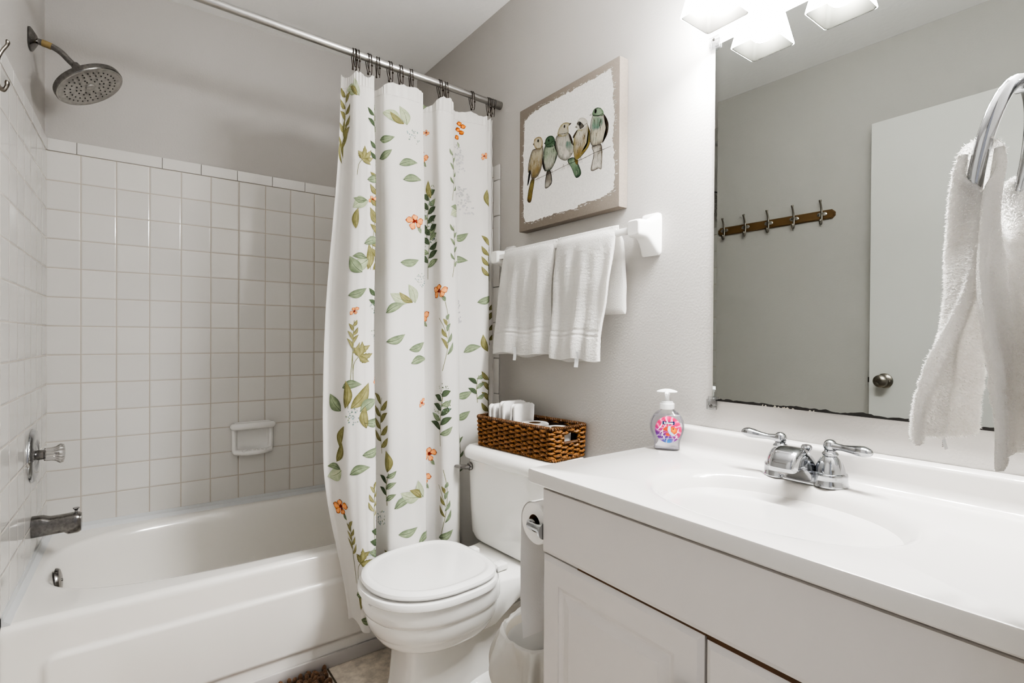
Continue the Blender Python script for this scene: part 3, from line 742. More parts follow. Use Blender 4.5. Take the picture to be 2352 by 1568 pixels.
# ------------------------------------------------------------------ woven basket on the tank lid
BRZ = TRZ - PI + math.radians(2.5) + PI
bas = thing('woven_basket', 'brown woven seagrass basket with end handle hole sitting on toilet tank', 'basket', (1.408, -1.135, .7455), BRZ)
BL, BW, BH = .195, .078, .112     # half length (local y), half width (local x), height
M_weave = mat('brown_seagrass', '#53371b', rough=.42, var=.8, vscale=80, bump=.9, bscale=260, spec=.35)
M_rim = mat('brown_seagrass_rim', '#3f2a17', rough=.42, var=.75, vscale=70, bump=.9, bscale=260, spec=.35)
M_stake_gap = mat('dark_reed_and_gap_shade', '#2c1b0e', rough=.6)
NP = 36                          # stakes round the basket
perim = []
def rrpath(hx, hy, r, n):
    pts = []; segs = [(hx - r, hy - r, 0), (-hx + r, hy - r, PI / 2), (-hx + r, -hy + r, PI), (hx - r, -hy + r, 1.5 * PI)]
    for cx_, cy_, a0 in segs:
        for k in range(9): a = a0 + k / 8 * PI / 2; pts.append((cx_ + r * math.cos(a), cy_ + r * math.sin(a)))
    pts.append(pts[0]); d = [0]
    for p, q in zip(pts, pts[1:]): d.append(d[-1] + math.hypot(q[0] - p[0], q[1] - p[1]))
    out = []
    for k in range(n):
        t = k / n * d[-1]; out.append((float(np.interp(t, d, [p[0] for p in pts])), float(np.interp(t, d, [p[1] for p in pts]))))
    return out
SUB = 8
wv = MB()
ROWS = 12; h0 = .010
for r_ in range(ROWS):
    z = h0 + r_ * (BH - .018) / ROWS + .004
    grow = .004 * r_ / ROWS
    base = rrpath(BW + grow, BL + grow, .016, NP * SUB)
    path = []; rad = []
    for k, (x, y) in enumerate(base):
        x2, y2 = base[(k + 1) % len(base)]; tx_, ty_ = x2 - x, y2 - y; l = math.hypot(tx_, ty_); nx, ny = ty_ / l, -tx_ / l
        ph = math.cos(PI * k / SUB + PI * r_)
        o = .0050 * ph
        path.append((x + nx * o, y + ny * o, z + .0011 * math.sin(k * 1.7 + r_) + .0008 * random.uniform(-1, 1)))
        rad.append((.0041 + .0014 * ph) * random.uniform(.85, 1.15))
    # the handle hole in the end nearest the vanity (local +y)
    cut = [(p[1] > BL - .02 and abs(p[0]) < .034 and 6 <= r_ <= 9) for p in path]
    if not any(cut): wv.add(tube(path, rad, 7, closed=True, flat=.95))
    else:
        k0 = max(i for i in range(len(path)) if cut[i] and not cut[(i + 1) % len(path)]) + 1
        seq = [(k0 + i) % len(path) for i in range(len(path))]; seq = [i for i in seq if not cut[i]]
        wv.add(tube([path[i] for i in seq], [rad[i] for i in seq], 7, flat=.95))
sb = rrpath(BW + .001, BL + .001, .016, NP)
for k, (x, y) in enumerate(sb):
    if y > BL - .02 and abs(x) < .033:
        wv.add(tube([(x, y, .004), (x, y, .055)], .0017, 6), 1); continue
    wv.add(tube([(x, y, .004), (x * 1.02, y * 1.01, BH - .008)], .0017, 6), 1)
wv.add(loft([[(x * .97, y * .985, z) for x, y in rrpath(BW, BL, .016, 60)] for z in (.002, .005)]), 1)
for k in range(len(base)):
    pass
gap_lining = rrpath(BW - .0065, BL - .0065, .014, 120)
lf_ = loft([[(x, y, z) for x, y in gap_lining] for z in (.003, .05, .060, .088, BH - .012)], False, False)
lf_ = (lf_[0], [f_ for f_ in lf_[1] if not (all(lf_[0][i][1] > BL - .03 and abs(lf_[0][i][0]) < .036 for i in f_) and .055 < sum(lf_[0][i][2] for i in f_) / 4 < .085)])
wv.add(lf_, 1)  # added dark lining stands for the shade in the weave gaps
finish('woven_body', wv, [M_weave, M_stake_gap], bas)
def coil(pts, R_, n, rr_, closed=True):
    P_, T_, N_ = frames(pts); out = []
    tot = len(P_)
    for k in range(n):
        t = k / n * (tot - 1); i = int(t); w = t - i; p = P_[i].lerp(P_[i + 1], w)
        a = k * 2 * PI / 9; out.append(p + N_[i] * R_ * math.cos(a) + T_[i].cross(N_[i]) * R_ * math.sin(a))
    return tube(out, rr_, 6)
rp = rrpath(BW + .004, BL + .004, .018, 200); rp = [(x, y, BH - .004) for x, y in rp] + [(rp[0][0], rp[0][1], BH - .004)]
m = MB(); m.add(coil(rp, .0045, 1150, .0034)); m.add(tube(rp, .004, 8)); finish('rim', m, M_rim, bas)
bp_ = rrpath(BW + .001, BL + .001, .016, 200); bp_ = [(x, y, .0065) for x, y in bp_] + [(bp_[0][0], bp_[0][1], .0065)]
m = MB(); m.add(coil(bp_, .0032, 1150, .0030)); m.add(tube(bp_, .003, 8)); finish('base_band', m, M_weave, bas)
hp = [(-.034 + .068 * k / 40, BL + .004, .058) for k in range(41)]
m = MB(); m.add(coil(hp, .0035, 240, .0028)); m.add(tube(hp, .003, 8))
for s in (-1, 1):
    q = [(s * .036, BL + .004, .058 + .040 * k / 30) for k in range(31)]; m.add(tube(q, .0035, 8))
finish('handle_wrap', m, M_rim, bas)
# things in the basket
bm_ = Matrix.LocRotScale(bas.location, bas.rotation_euler, None)
def inb(x, y, z): return tuple(bm_ @ Vector((x, y, z)))
M_paper = mat('white_tissue_paper', '#edebe8', rough=.9, bump=.3, bscale=400, spec=.1)
M_card = mat('brown_cardboard', '#8a6a48', rough=.85)
def rollmesh(R_, r_, h): return lathe([(r_, 0), (R_ - .003, 0), (R_, .003), (R_, h - .003), (R_ - .003, h), (r_, h)], 48, False, False)
def tproll(name, label, loc, R_=.050, h=.098):
    t = thing(name, label, 'toilet paper', loc)
    finish('paper', MB().add(rollmesh(R_, .021, h)), M_paper, t)
    finish('core', MB().add(lathe([(.0205, .0005), (.0205, h - .0005)], 32, False, False)), M_card, t); return t
tproll('toilet_paper_roll', 'white paper roll standing upright in the basket beside the folded washcloths', inb(0, .030, .0055))
tproll('toilet_paper_roll', 'white paper roll in the basket at the end with the handle hole', inb(-.005, .133, .0055), .047, .094)
M_wash = mat('white_washcloth', '#e9e7e4', rough=.95, bump=.9, bscale=420, spec=.1, sheen=.2)
def washcloth(label, y, w, h, th, lean, rz, ribs):
    t = thing('washcloth', label, 'washcloth', inb(0, y, .006), BRZ + rz, 'folded washcloths in the basket')
    m = MB()
    for q in range(2):
        def f(u, v):
            a = 2 * PI * u; n_ = 5.5
            x = w * .5 * math.copysign(abs(math.cos(a)) ** (2 / n_), math.cos(a)); yy = th * .5 * math.copysign(abs(math.sin(a)) ** (2 / n_), math.sin(a))
            z = h * v; k = 1 if v < .96 else .8
            if ribs and x > w * .18: yy *= 1 + .12 * math.sin(z * 420)
            wob = .004 * noise.noise((x * 30, z * 25, y * 40 + q))
            return (x * (1 - .06 * v) * k, (yy * (1 - .25 * v) * k + (q - .5) * th * .95) + wob + lean * v * h, z + .003 * noise.noise((x * 40, yy * 80, q * 3)) * v)
        g = grid(f, 48, 24, cu=True); n_ = 48
        m.add(g); m.add(loft([[f(i / n_, 1) for i in range(n_)]], False, True))
    finish('folded_cloth', m, M_wash, t, sharp=60)
washcloth('folded white washcloth with ribbed border, farthest left in the basket', -.141, .120, .150, .020, -.05, .10, True)
washcloth('folded white washcloth standing tallest in the basket', -.090, .115, .165, .018, .03, -.08, True)
washcloth('smooth folded white washcloth in the basket next to the paper roll', -.046, .110, .160, .017, .08, .05, False)
# ------------------------------------------------------------------ terry cloth helper
M_fuzz = mat('terry_pile', '#f5f4f2', rough=.95, spec=.1, sheen=.2)
nt = M_fuzz.node_tree; _t = nt.nodes.new('ShaderNodeBsdfTranslucent'); _t.inputs['Color'].default_value = lin('#f6f4f0') + (1,); _x = nt.nodes.new('ShaderNodeMixShader'); _x.inputs[0].default_value = .5
nt.links.new(nt.nodes['Principled BSDF'].outputs[0], _x.inputs[1]); nt.links.new(_t.outputs[0], _x.inputs[2]); nt.links.new(_x.outputs[0], nt.nodes['Material Output'].inputs['Surface'])
def fuzz(vf, count, L, mi=1, mb=None, keep=None, seed=3):
    rnd = random.Random(seed); V, F = vf; T = []; A = []
    for f in F:
        if len(f) > 4: continue
        p = [Vector(V[i]) for i in f]
        n = (p[1] - p[0]).cross(p[2] - p[0]) if len(p) == 3 else (p[2] - p[0]).cross(p[3] - p[1])
        if n.length < 1e-12: continue
        if keep and not keep(sum(p, Vector()) / len(p)): continue
        T.append((p, n.normalized())); A.append(n.length)
    cum = np.cumsum(A); v = []; fs = []
    for k in range(count):
        i = int(np.searchsorted(cum, rnd.random() * cum[-1])); p, n = T[min(i, len(T) - 1)]
        a, b = rnd.random(), rnd.random()
        q = p[0].lerp(p[1], a).lerp(p[3].lerp(p[2], a) if len(p) == 4 else p[2], b)
        d = (n + Vector((rnd.uniform(-1, 1), rnd.uniform(-1, 1), rnd.uniform(-1.2, .5))) * .75).normalized()
        s = d.cross(Vector((rnd.uniform(-1, 1), rnd.uniform(-1, 1), rnd.uniform(-1, 1))))
        if s.length < 1e-4: continue
        s = s.normalized() * L * .16; l = L * rnd.uniform(.5, 1.15); e = Vector((rnd.uniform(-1, 1), rnd.uniform(-1, 1), rnd.uniform(-1, 1))) * l * .35
        o = len(v); q0 = q - n * .0004
        v += [tuple(q0 - s), tuple(q0 + s), tuple(q + d * l * .6 + s * .8), tuple(q + d * l * .6 - s * .8), tuple(q + d * l + e)]
        fs += [(o, o + 1, o + 2, o + 3), (o + 3, o + 2, o + 4)]
    return v, fs

# ------------------------------------------------------------------ towel bar with two hand towels
BX, BZ = 1.450, 1.474
bar = thing('towel_bar', 'white ceramic towel bar with flared square posts under the bird picture', 'towel bar', (W, -1.24, BZ))
finish('bar', MB().add(box(BX - .0095, BX + .0095, -1.60, -.86, BZ - .0095, BZ + .0095, .002)), M_cer, bar, world=True)
def post(y):
    lv = []
    for x, hy, hz, e, dz in [(W - .0003, .036, .064, 8, 0), (W - .008, .036, .064, 8, 0), (W - .014, .0335, .059, 6, -.0), (W - .022, .030, .050, 5, .003), (W - .034, .0265, .038, 5, .008), (W - .046, .025, .030, 5, .011), (W - .056, .0245, .027, 5, .012), (W - .078, .0245, .026, 5, .012), (W - .086, .0225, .024, 5, .012), (W - .0885, .019, .020, 5, .012)]:
        lv.append([(x, y + q[0], BZ - .010 + dz + q[1]) for q in supell(hy, hz, e, 48)])
    return loft(lv)
for y in (-1.590, -.872):
    finish('post', MB().add(post(y)), M_cer, bar, world=True, sharp=22)

def hand_towel(label, ya, yb, dya, dyb, zf, zb, seed, tagy):
    """a towel folded lengthways over the bar; front is an open flattened tube, the back hangs closed"""
    t = thing('hand_towel', label, 'towel', (BX, (ya + yb) / 2, zb), 0, 'white hand towels over the bar')
    m = MB(); yc, hw = (ya + yb) / 2, abs(yb - ya) / 2
    n = 96; rings = []; ZT = BZ + .024
    zs = [0, .004, .012, .022, .035, .05] + list(np.linspace(.06, ZT - zf, 150))
    rnd = random.Random(seed); ph = rnd.uniform(0, 6)
    def f_ring(d):
        z = ZT - d; g = sstep(0, .03, d); low = sstep(.05, ZT - zf, d)
        y0 = yc + (dya + dyb) / 2 * low; h_ = hw * (.985 + .0 * low) + (dyb - dya) / 2 * low * -1
        thick = (.006 + .030 * g) if d < .05 else .036 - .012 * sstep(.05, .16, d) + .018 * sstep(.25, .40, d)
        xc = BX - .006 - .020 * sstep(0, .20, d) - .012 * sstep(.2, .4, d)
        if d < .05: xc = BX - .003 * g - .003
        band = 0
        for zb_, w_ in ((zf + .092, .005), (zf + .076, .004)):
            band -= .0052 * math.exp(-((z - zb_) / w_) ** 2)
        out = []
        for j in range(n):
            a = 2 * PI * j / n; c, s = math.cos(a), math.sin(a); e = 2.6
            yy = h_ * math.copysign(abs(s) ** (2 / e), s); xx = thick * .5 * math.copysign(abs(c) ** (2 / 2.2), c)
            u = yy / h_
            fold = .0045 * math.sin(u * 7 + ph + 1.2 * math.sin(z * 5)) + .0035 * math.sin(u * 13 + ph * 2 - z * 4) + .003 * noise.noise((yy * 18, z * 6, seed))
            fold *= sstep(.02, .12, d) * (1 if c < 0 else .3)
            zz = z - (.012 * u * (1 if dyb > dya else 1)) * 0 - .010 * low * (1 - abs(u)) * (1 if c > 0 else -.1) - .004 * math.sin(u * 5 + ph) * low
            rr = 1 + (band / .018 if c < .3 else 0) * .5
            out.append((xc + xx * rr + (fold if c < .2 else fold * .5) + .0013 * noise.noise((yy * 190, zz * 190, 5)), y0 + yy + .0022 * noise.noise((z * 9, s, seed)) * 1.5, zz))
        return out
    rings = [f_ring(d) for d in zs]
    lf = loft(rings, True, False); m.add(lf)
    # inside of the open lower end
    ins = []
    for k, d in enumerate((0, .004, .05, .10)):
        r0 = f_ring(ZT - zf - (0 if k < 2 else d)); cxm = sum(p[0] for p in r0) / n; cym = sum(p[1] for p in r0) / n
        s_ = (1, .93, .90, .88)[k]; dz = (0, -.0015, 0, 0)[k]
        ins.append([(cxm + (p[0] - cxm) * (1 if k == 0 else .62 if k > 1 else .72), cym + (p[1] - cym) * (1 if k == 0 else .965), p[2] + dz) for p in r0])
    m.add(loft(ins, False, True))
    # back half, folded double and rounded at its lower edge
    rb = []
    for d in list(np.linspace(0, ZT - zb, 40)) + [ZT - zb + .008, ZT - zb + .013, ZT - zb + .015]:
        z = ZT - d; over = max(0, zb - z); k = math.sqrt(max(0, 1 - (over / .0155) ** 2)); g = sstep(0, .03, d)
        th = (.010 + .026 * g) * max(.08, k); xc = BX + .022 * sstep(0, .05, d) + .010 * sstep(.05, .2, d)
        out = []
        for j in range(n):
            a = 2 * PI * j / n; c, s = math.cos(a), math.sin(a)
            yy = (hw + .006 * sstep(0, .1, d)) * math.copysign(abs(s) ** (2 / 3.2), s); xx = th * .5 * math.copysign(abs(c) ** (2 / 2.4), c)
            cr = -.006 * math.exp(-((c) / .35) ** 2) * (1 if abs(s) > .8 else 0) * g
            out.append((min(xc + xx + .0015 * noise.noise((yy * 30, z * 20, seed + 4)), W - .003), yc + yy + cr * (1 if s > 0 else -1) - .004, z))
        rb.append(out)
    lb = loft(rb, True, True); m.add(lb)
    fz = fuzz(lf, 26000, .0042, seed=seed, keep=lambda p: not (zf + .068 < p.z < zf + .071 or zf + .083 < p.z < zf + .086 or zf + .099 < p.z < zf + .102) and p.z > zf + .006)
    m.add(fz, 1); m.add(fuzz(lb, 9000, .0042, seed=seed + 1), 1)
    finish('terry_cloth', m, [M_terry, M_fuzz], t, world=True, sharp=None)
    low = f_ring(ZT - zf); xm = min(p[0] for p in low)
    tg = MB(); tg.add(grid(lambda u, v: (xm + .007 + .003 * math.sin(PI * v), tagy - .009 + .018 * u, zf - .024 + .050 * (1 - v)), 6, 14))
    finish('care_tag', tg, mat('white_satin_tag', '#e6e8ea', rough=.5), t, world=True, label='white satin care tag')
hand_towel('white terry hand towel over the bar, nearer the shower curtain', -1.232, -.922, .03, -.012, 1.092, 1.222, 11, -1.065)
hand_towel('white terry hand towel over the bar, nearer the mirror', -1.515, -1.240, -.006, .035, 1.082, 1.242, 23, -1.395)

# ------------------------------------------------------------------ bird picture
art = thing('bird_picture', 'square stretched canvas of five watercolour birds on a branch', 'picture', (W, -1.245, 1.565))
CU0, CW, CH = -.975, .517, .473        # canvas left edge (y), width, height
M_linen = mat('taupe_linen', '#877e75', rough=.85, bump=.6, bscale=700, var=.18, vscale=220)
CX = 1.480
m = MB(); m.add(box(CX, W - .0005, CU0 - CW, CU0, 1.565, 1.565 + CH, .0025)); finish('canvas', m, M_linen, art, world=True)
BIRD = dict(
white=[(.03,.4102),(.0377,.4259),(.0885,.4428),(.1411,.4455),(.2056,.446),(.2667,.4448),(.3372,.4448),(.4035,.446),(.4604,.4471),(.4769,.4464),(.4853,.4207),(.4937,.3851),(.4914,.3497),(.4973,.2911),(.4899,.2209),(.4983,.153),(.4964,.0689),(.486,.0558),(.4474,.0437),(.341,.0402),(.3223,.0304),(.2164,.033),(.1303,.0301),(.0455,.0329),(.0292,.0679),(.0236,.2326)],
b1head=[(.0892,.3242),(.0934,.3366),(.1105,.3401),(.1296,.3338),(.1402,.3199),(.1417,.3008),(.13,.2908),(.1088,.2941),(.095,.3062)],
b1beak=[(.0922,.3233),(.0844,.3207),(.0941,.3119)],
b1body=[(.0959,.2992),(.0786,.2959),(.0612,.2636),(.0549,.2238),(.0705,.2157),(.0774,.1907),(.0991,.1882),(.1225,.1988),(.139,.2268),(.1457,.2676),(.1425,.2979),(.13,.2921)],
b1tail=[(.0774,.1907),(.0948,.1866),(.0865,.1476),(.0738,.1051),(.0515,.1138),(.0601,.1535)],
b1wing=[(.0616,.2249),(.0714,.2169),(.0598,.1784),(.0509,.1749)],
b2head=[(.1549,.3023),(.1609,.319),(.1791,.3235),(.1991,.3166),(.2111,.2987),(.2074,.2791),(.1795,.2819),(.1611,.2898)],
b2beak=[(.1569,.307),(.1491,.304),(.159,.3)],
b2body=[(.157,.2937),(.1469,.2726),(.143,.2417),(.1516,.2102),(.1681,.1967),(.1923,.1998),(.2119,.2182),(.2261,.2453),(.2231,.2693),(.2092,.2967),(.1834,.2939)],
b2tail=[(.1673,.1996),(.1871,.1946),(.1948,.1496),(.1655,.1353),(.1555,.1481)],
b2wingL=[(.145,.2545),(.1523,.2233),(.1591,.1977),(.1441,.2174),(.1397,.2426)],
b2wingR=[(.2092,.2967),(.2255,.2661),(.2256,.248),(.2114,.2701)],
b3head=[(.225,.3126),(.2341,.3355),(.255,.3454),(.2793,.3397),(.2875,.3323),(.2813,.323),(.2815,.3028),(.2573,.2976)],
b3beak=[(.2812,.3343),(.2977,.3322),(.2838,.3267)],
b3body=[(.2239,.3116),(.2132,.2903),(.2213,.257),(.232,.2308),(.2581,.213),(.2805,.2101),(.3024,.2241),(.3101,.2418),(.3056,.263),(.2852,.2992),(.261,.3066)],
b3teal=[(.2725,.2779),(.2983,.2677),(.3086,.2472),(.3023,.2266),(.2802,.2403),(.2651,.2623)],
b3tail=[(.2787,.208),(.3134,.2062),(.3465,.1483),(.3219,.1366),(.2992,.1751)],
b3wing=[(.2841,.2995),(.2963,.2857),(.3086,.2522),(.2947,.2662)],
b4head=[(.323,.3196),(.3335,.3334),(.351,.3334),(.3683,.3219),(.377,.307),(.3686,.2952),(.3444,.2943),(.3267,.3036)],
b4face=[(.3248,.3202),(.3353,.3254),(.3512,.3129),(.3582,.3009),(.3409,.2979),(.3337,.3112)],
b4beak=[(.3295,.3138),(.3152,.3122),(.3295,.3037)],
b4body=[(.3285,.2981),(.3098,.2767),(.3088,.2323),(.317,.199),(.3348,.1991),(.3591,.2108),(.3828,.2282),(.3899,.2573),(.3805,.2914),(.3702,.3068),(.3513,.2982)],
b4gold=[(.3805,.2938),(.3899,.2573),(.3811,.2287),(.3521,.2103),(.3451,.2147),(.3726,.2312),(.3808,.26)],
b4wing=[(.3285,.2981),(.3098,.2767),(.3054,.283),(.3197,.2959)],
b4tail=[(.3134,.2037),(.3313,.1939),(.3286,.1799),(.3189,.1873)],
b5head=[(.3986,.3285),(.4051,.3406),(.4214,.3416),(.4377,.334),(.4489,.3185),(.4459,.309),(.425,.3137),(.4053,.3203)],
b5beak=[(.4018,.3322),(.3852,.3292),(.4019,.3246)],
b5body=[(.4003,.3232),(.3896,.2909),(.3876,.2484),(.3995,.2233),(.4193,.2188),(.4435,.2223),(.4638,.2417),(.4704,.2697),(.4602,.2938),(.4474,.3132),(.4249,.3149)],
b5green=[(.4003,.3208),(.4249,.3149),(.4475,.3003),(.4446,.278),(.4189,.2697),(.3923,.2828)],
b5brown=[(.449,.3115),(.4634,.2927),(.471,.2695),(.4654,.2412),(.4435,.2176),(.4591,.2432),(.462,.2724)],
b5tail=[(.3989,.2223),(.4404,.215),(.442,.1409),(.4259,.1419),(.4003,.1406),(.3936,.1509),(.4064,.1952)])
BRANCH = [(.097,.182),(.1642,.1858),(.2043,.1877),(.262,.1922),(.3171,.194),(.3523,.1932),(.4064,.1976),(.4357,.1976),(.4813,.1985)]
EYES = [(.1162,.3244),(.178,.3073),(.2626,.331),(.3407,.3151),(.414,.3328)]
pm = MB(); pl_ = [0]
def cvp(u, v, k): return (CX - .0003 - .000007 * k, CU0 - u, 1.565 + v)
def blob(key, cin, ced, cbot=None, soft=.15, n=64, rings=9, smooth=True, streak=.3):
    pl_[0] += 1; k = pl_[0]; pts = BIRD[key]
    B_ = catmull(pts, n, True) if smooth else [np.array(p) for p in pts]
    n = len(B_); c = wc if key == 'white' else sum(B_) / n; v = []; col = []; f = []
    zlo, zhi = min(b[1] for b in B_), max(b[1] for b in B_)
    for r in range(rings + 1):
        t = r / rings
        for b in B_:
            p = c + (b - c) * t; v.append(cvp(p[0], p[1], k))
            nz = noise.noise((p[0] * 140, p[1] * 45, k)) ; nz2 = noise.noise((p[0] * 40, p[1] * 40, k * 3))
            cc = mixc(cin, cbot, max(0, min(1, 1 - (p[1] - zlo) / (zhi - zlo) + .3 * nz2))) if cbot else cin
            e = max(0, min(1, (t - .62) / .38)) ** 1.3
            cc = mixc(cc, ced, max(0, min(1, e * .95 + streak * 1.5 * nz)))
            col.append(cc)
    for r in range(rings):
        for j in range(n):
            if r == 0: f.append((j, n + j, n + (j + 1) % n))
            else: f.append((r * n + j, (r + 1) * n + j, (r + 1) * n + (j + 1) % n, r * n + (j + 1) % n))
    pm.add((v, f), 0, col)
# ragged white ground
base = catmull(BIRD['white'], 420, True); rg = random.Random(5)
BIRD['white'] = [tuple(b + (np.array((.26, .24)) - b) * (.02 * noise.noise((b[0] * 60, b[1] * 60, 0)) + .018 * noise.noise((b[0] * 260, b[1] * 260, 4)) + .010 * rg.random())) for b in base]
wc = np.mean(np.array(BIRD['white']), axis=0); BIRD['white'].sort(key=lambda p: math.atan2(p[1] - wc[1], p[0] - wc[0]))
_an = [math.atan2(p[1] - wc[1], p[0] - wc[0]) for p in BIRD['white']]; BIRD['white'] = [p for i, p in enumerate(BIRD['white']) if i == 0 or _an[i] - _an[i - 1] > .002]
CR, LTAUPE = lin('#dcdad6'), lin('#8f8479')
blob('white', CR, CR, smooth=False, rings=3, streak=0)
for k in range(150):       # dry-brush flecks round the edge
    b = BIRD['white'][rg.randrange(len(BIRD['white']))]; d = (np.array((.26, .24)) - np.array(b)); d = d / np.linalg.norm(d)
    p = np.array(b) - d * rg.uniform(.001, .010); L, h = rg.uniform(.002, .008), rg.uniform(.0004, .0014); pl_[0] = 1
    pm.add(([cvp(p[0] - L, p[1], 1), cvp(p[0], p[1] - h, 1), cvp(p[0] + L, p[1], 1), cvp(p[0], p[1] + h, 1)], [(0, 1, 2, 3)]), 0, CR)
G = {k: lin(v) for k, v in dict(gold='#7a6530', olive='#7f7747', cream='#b7b09c', ltgrey='#aaa69c', grey='#625e57', dark='#0f0c09', brown='#3a2c1c', green='#4c654c', dgreen='#22382a', teal='#5b7a70', lgreen='#84977f', pale='#c4c1b8').items()}
blob('b1tail', G['olive'], G['brown'], G['gold']); blob('b1body', G['cream'], G['grey'], G['gold']); blob('b1wing', G['dark'], G['dark'], streak=0); blob('b1beak', G['grey'], G['brown']); blob('b1head', G['cream'], G['gold'], G['cream'])
blob('b2tail', G['brown'], G['dark'], G['ltgrey']); blob('b2body', G['lgreen'], G['dgreen'], G['ltgrey']); blob('b2wingL', G['dark'], G['brown']); blob('b2wingR', G['dark'], G['brown']); blob('b2beak', G['dark'], G['dark']); blob('b2head', G['green'], G['dgreen'])
blob('b3tail', G['lgreen'], G['dgreen'], G['green']); blob('b3body', G['ltgrey'], G['grey'], G['pale']); blob('b3teal', G['teal'], G['ltgrey'], G['ltgrey']); blob('b3wing', G['brown'], G['dark']); blob('b3beak', G['dark'], G['grey']); blob('b3head', G['cream'], G['olive'], G['ltgrey'])
blob('b4tail', G['gold'], G['brown']); blob('b4body', G['pale'], G['olive'], G['gold']); blob('b4gold', G['olive'], G['gold']); blob('b4wing', G['brown'], G['dark']); blob('b4beak', G['grey'], G['ltgrey']); blob('b4head', G['pale'], G['ltgrey']); blob('b4face', G['grey'], G['dark'])
blob('b5tail', G['ltgrey'], G['brown'], G['pale']); blob('b5body', G['ltgrey'], G['grey'], G['cream']); blob('b5green', G['lgreen'], G['ltgrey'], G['teal']); blob('b5brown', G['brown'], G['dark']); blob('b5beak', G['pale'], G['dark']); blob('b5head', G['lgreen'], G['green'])
def ink(pts, w, c, n=24):
    pl_[0] += 1; k = pl_[0]; P_ = catmull(pts, n); v = []; f = []
    for i, p in enumerate(P_):
        d = P_[min(i + 1, n - 1)] - P_[max(i - 1, 0)]; d = d / (np.linalg.norm(d) + 1e-9); ww = w * (.5 + .7 * abs(noise.noise((i * .4, k, 0))))
        for s in (-1, 1): v.append(cvp(p[0] - s * ww * d[1], p[1] + s * ww * d[0], k))
    f = [(2 * i, 2 * i + 2, 2 * i + 3, 2 * i + 1) for i in range(n - 1)]; pm.add((v, f), 0, c)
ink(BRANCH, .0011, G['dark'], 60)
for key in ('b1body', 'b2body', 'b3body', 'b4body', 'b5body', 'b5head', 'b3tail', 'b5tail', 'b2tail', 'b1tail'):
    q = BIRD[key]; n_ = len(q); a = rg.randrange(n_)
    ink([q[(a + i) % n_] for i in range(n_ * 3 // 4 + 1)], .0011, G['dark'])
def inside(p, poly):
    c = False; n = len(poly)
    for i in range(n):
        (x1, y1), (x2, y2) = poly[i], poly[i - 1]
        if (y1 > p[1]) != (y2 > p[1]) and p[0] < (x2 - x1) * (p[1] - y1) / (y2 - y1) + x1: c = not c
    return c
for key, cols, n_ in (('b1body', ('gold', 'brown', 'pale'), 34), ('b2body', ('dgreen', 'dark', 'pale'), 30), ('b3body', ('grey', 'teal', 'pale'), 34), ('b4body', ('gold', 'brown', 'pale'), 30), ('b5body', ('brown', 'teal', 'pale'), 36), ('b5tail', ('brown', 'grey', 'pale'), 10), ('b3tail', ('dgreen', 'green', 'pale'), 8), ('b1tail', ('dark', 'gold', 'pale'), 8)):
    q = BIRD[key]; us, vs = [a[0] for a in q], [a[1] for a in q]; k_ = 0
    while k_ < n_:
        p = (rg.uniform(min(us), max(us)), rg.uniform(min(vs), max(vs)))
        if not inside(p, q): continue
        k_ += 1; L = rg.uniform(.008, .020); e = (p[0] + rg.uniform(-.004, .002), p[1] - L)
        if inside(e, q): ink([p, (p[0] + (e[0] - p[0]) * .5 + .001, p[1] - L * .5), e], rg.uniform(.0005, .0011), G[rg.choice(cols)], 6)
for i, (u, v) in enumerate(EYES):
    pl_[0] += 1; r = (.0055, .0045, .0055, .006, .007)[i]
    pm.add(([cvp(u + r * .7 * math.cos(a), v + r * math.sin(a), pl_[0]) for a in [2 * PI * j / 14 for j in range(14)]], [tuple(range(14))]), 0, G['dark'])
for (u, v) in ((.118, .187), (.196, .187), (.258, .192), (.285, .193), (.345, .193), (.44, .199), (.435, .199)):
    for d in (-.005, 0, .005): ink([(u, v + .008), (u + d, v - .003), (u + d * 1.4, v - .012)], .0006, G['brown'], 8)
finish('painted_birds', pm, colmat('watercolour_paint', rough=.7, var=.10, vscale=260), art, world=True, smooth=False, usecol=True, label='five small watercolour birds on a white ground')
# ------------------------------------------------------------------ mirror
MY0, MY1, MZ0, MZ1 = -1.800, -2.515, .985, 1.943
mir_ = thing('wall_mirror', 'large frameless wall mirror with clear clips and a worn lower edge', 'mirror', (W, (MY0 + MY1) / 2, MZ0))
M_mir = mat('mirror_silver', '#d3d6d3', rough=.004, metal=1); M_mir.node_tree.nodes['Principled BSDF'].inputs['Base Color'].default_value = lin('#b4b7b4') + (1,)
for l in list(M_mir.node_tree.nodes['Principled BSDF'].inputs['Base Color'].links): M_mir.node_tree.links.remove(l)
M_edge = mat('dark_mirror_edge', '#4a4743', rough=.4)
MX = W - .005; bw = .0095; bd = .0012
m = MB()
o_ = [(MX + bd, MY1, MZ0), (MX + bd, MY0, MZ0), (MX + bd, MY0, MZ1), (MX + bd, MY1, MZ1)]
i_ = [(MX, MY1 + bw, MZ0 + .001), (MX, MY0 - bw, MZ0 + .001), (MX, MY0 - bw, MZ1 - .001), (MX, MY1 + bw, MZ1 - .001)]
m.add((i_, [(3, 2, 1, 0)])); m.add((o_[:] + i_[:], [(0, 1, 5, 4), (1, 2, 6, 5), (2, 3, 7, 6), (3, 0, 4, 7)]))
finish('mirror_glass', m, M_mir, mir_, world=True, smooth=False)
m = MB(); m.add(box(MX + bd, W - .0006, MY1, MY0, MZ0, MZ1)); finish('backing', m, M_edge, mir_, world=True, smooth=False, label='dark mirror edge')
m = MB(); top = []; bot = []; rg = random.Random(9)
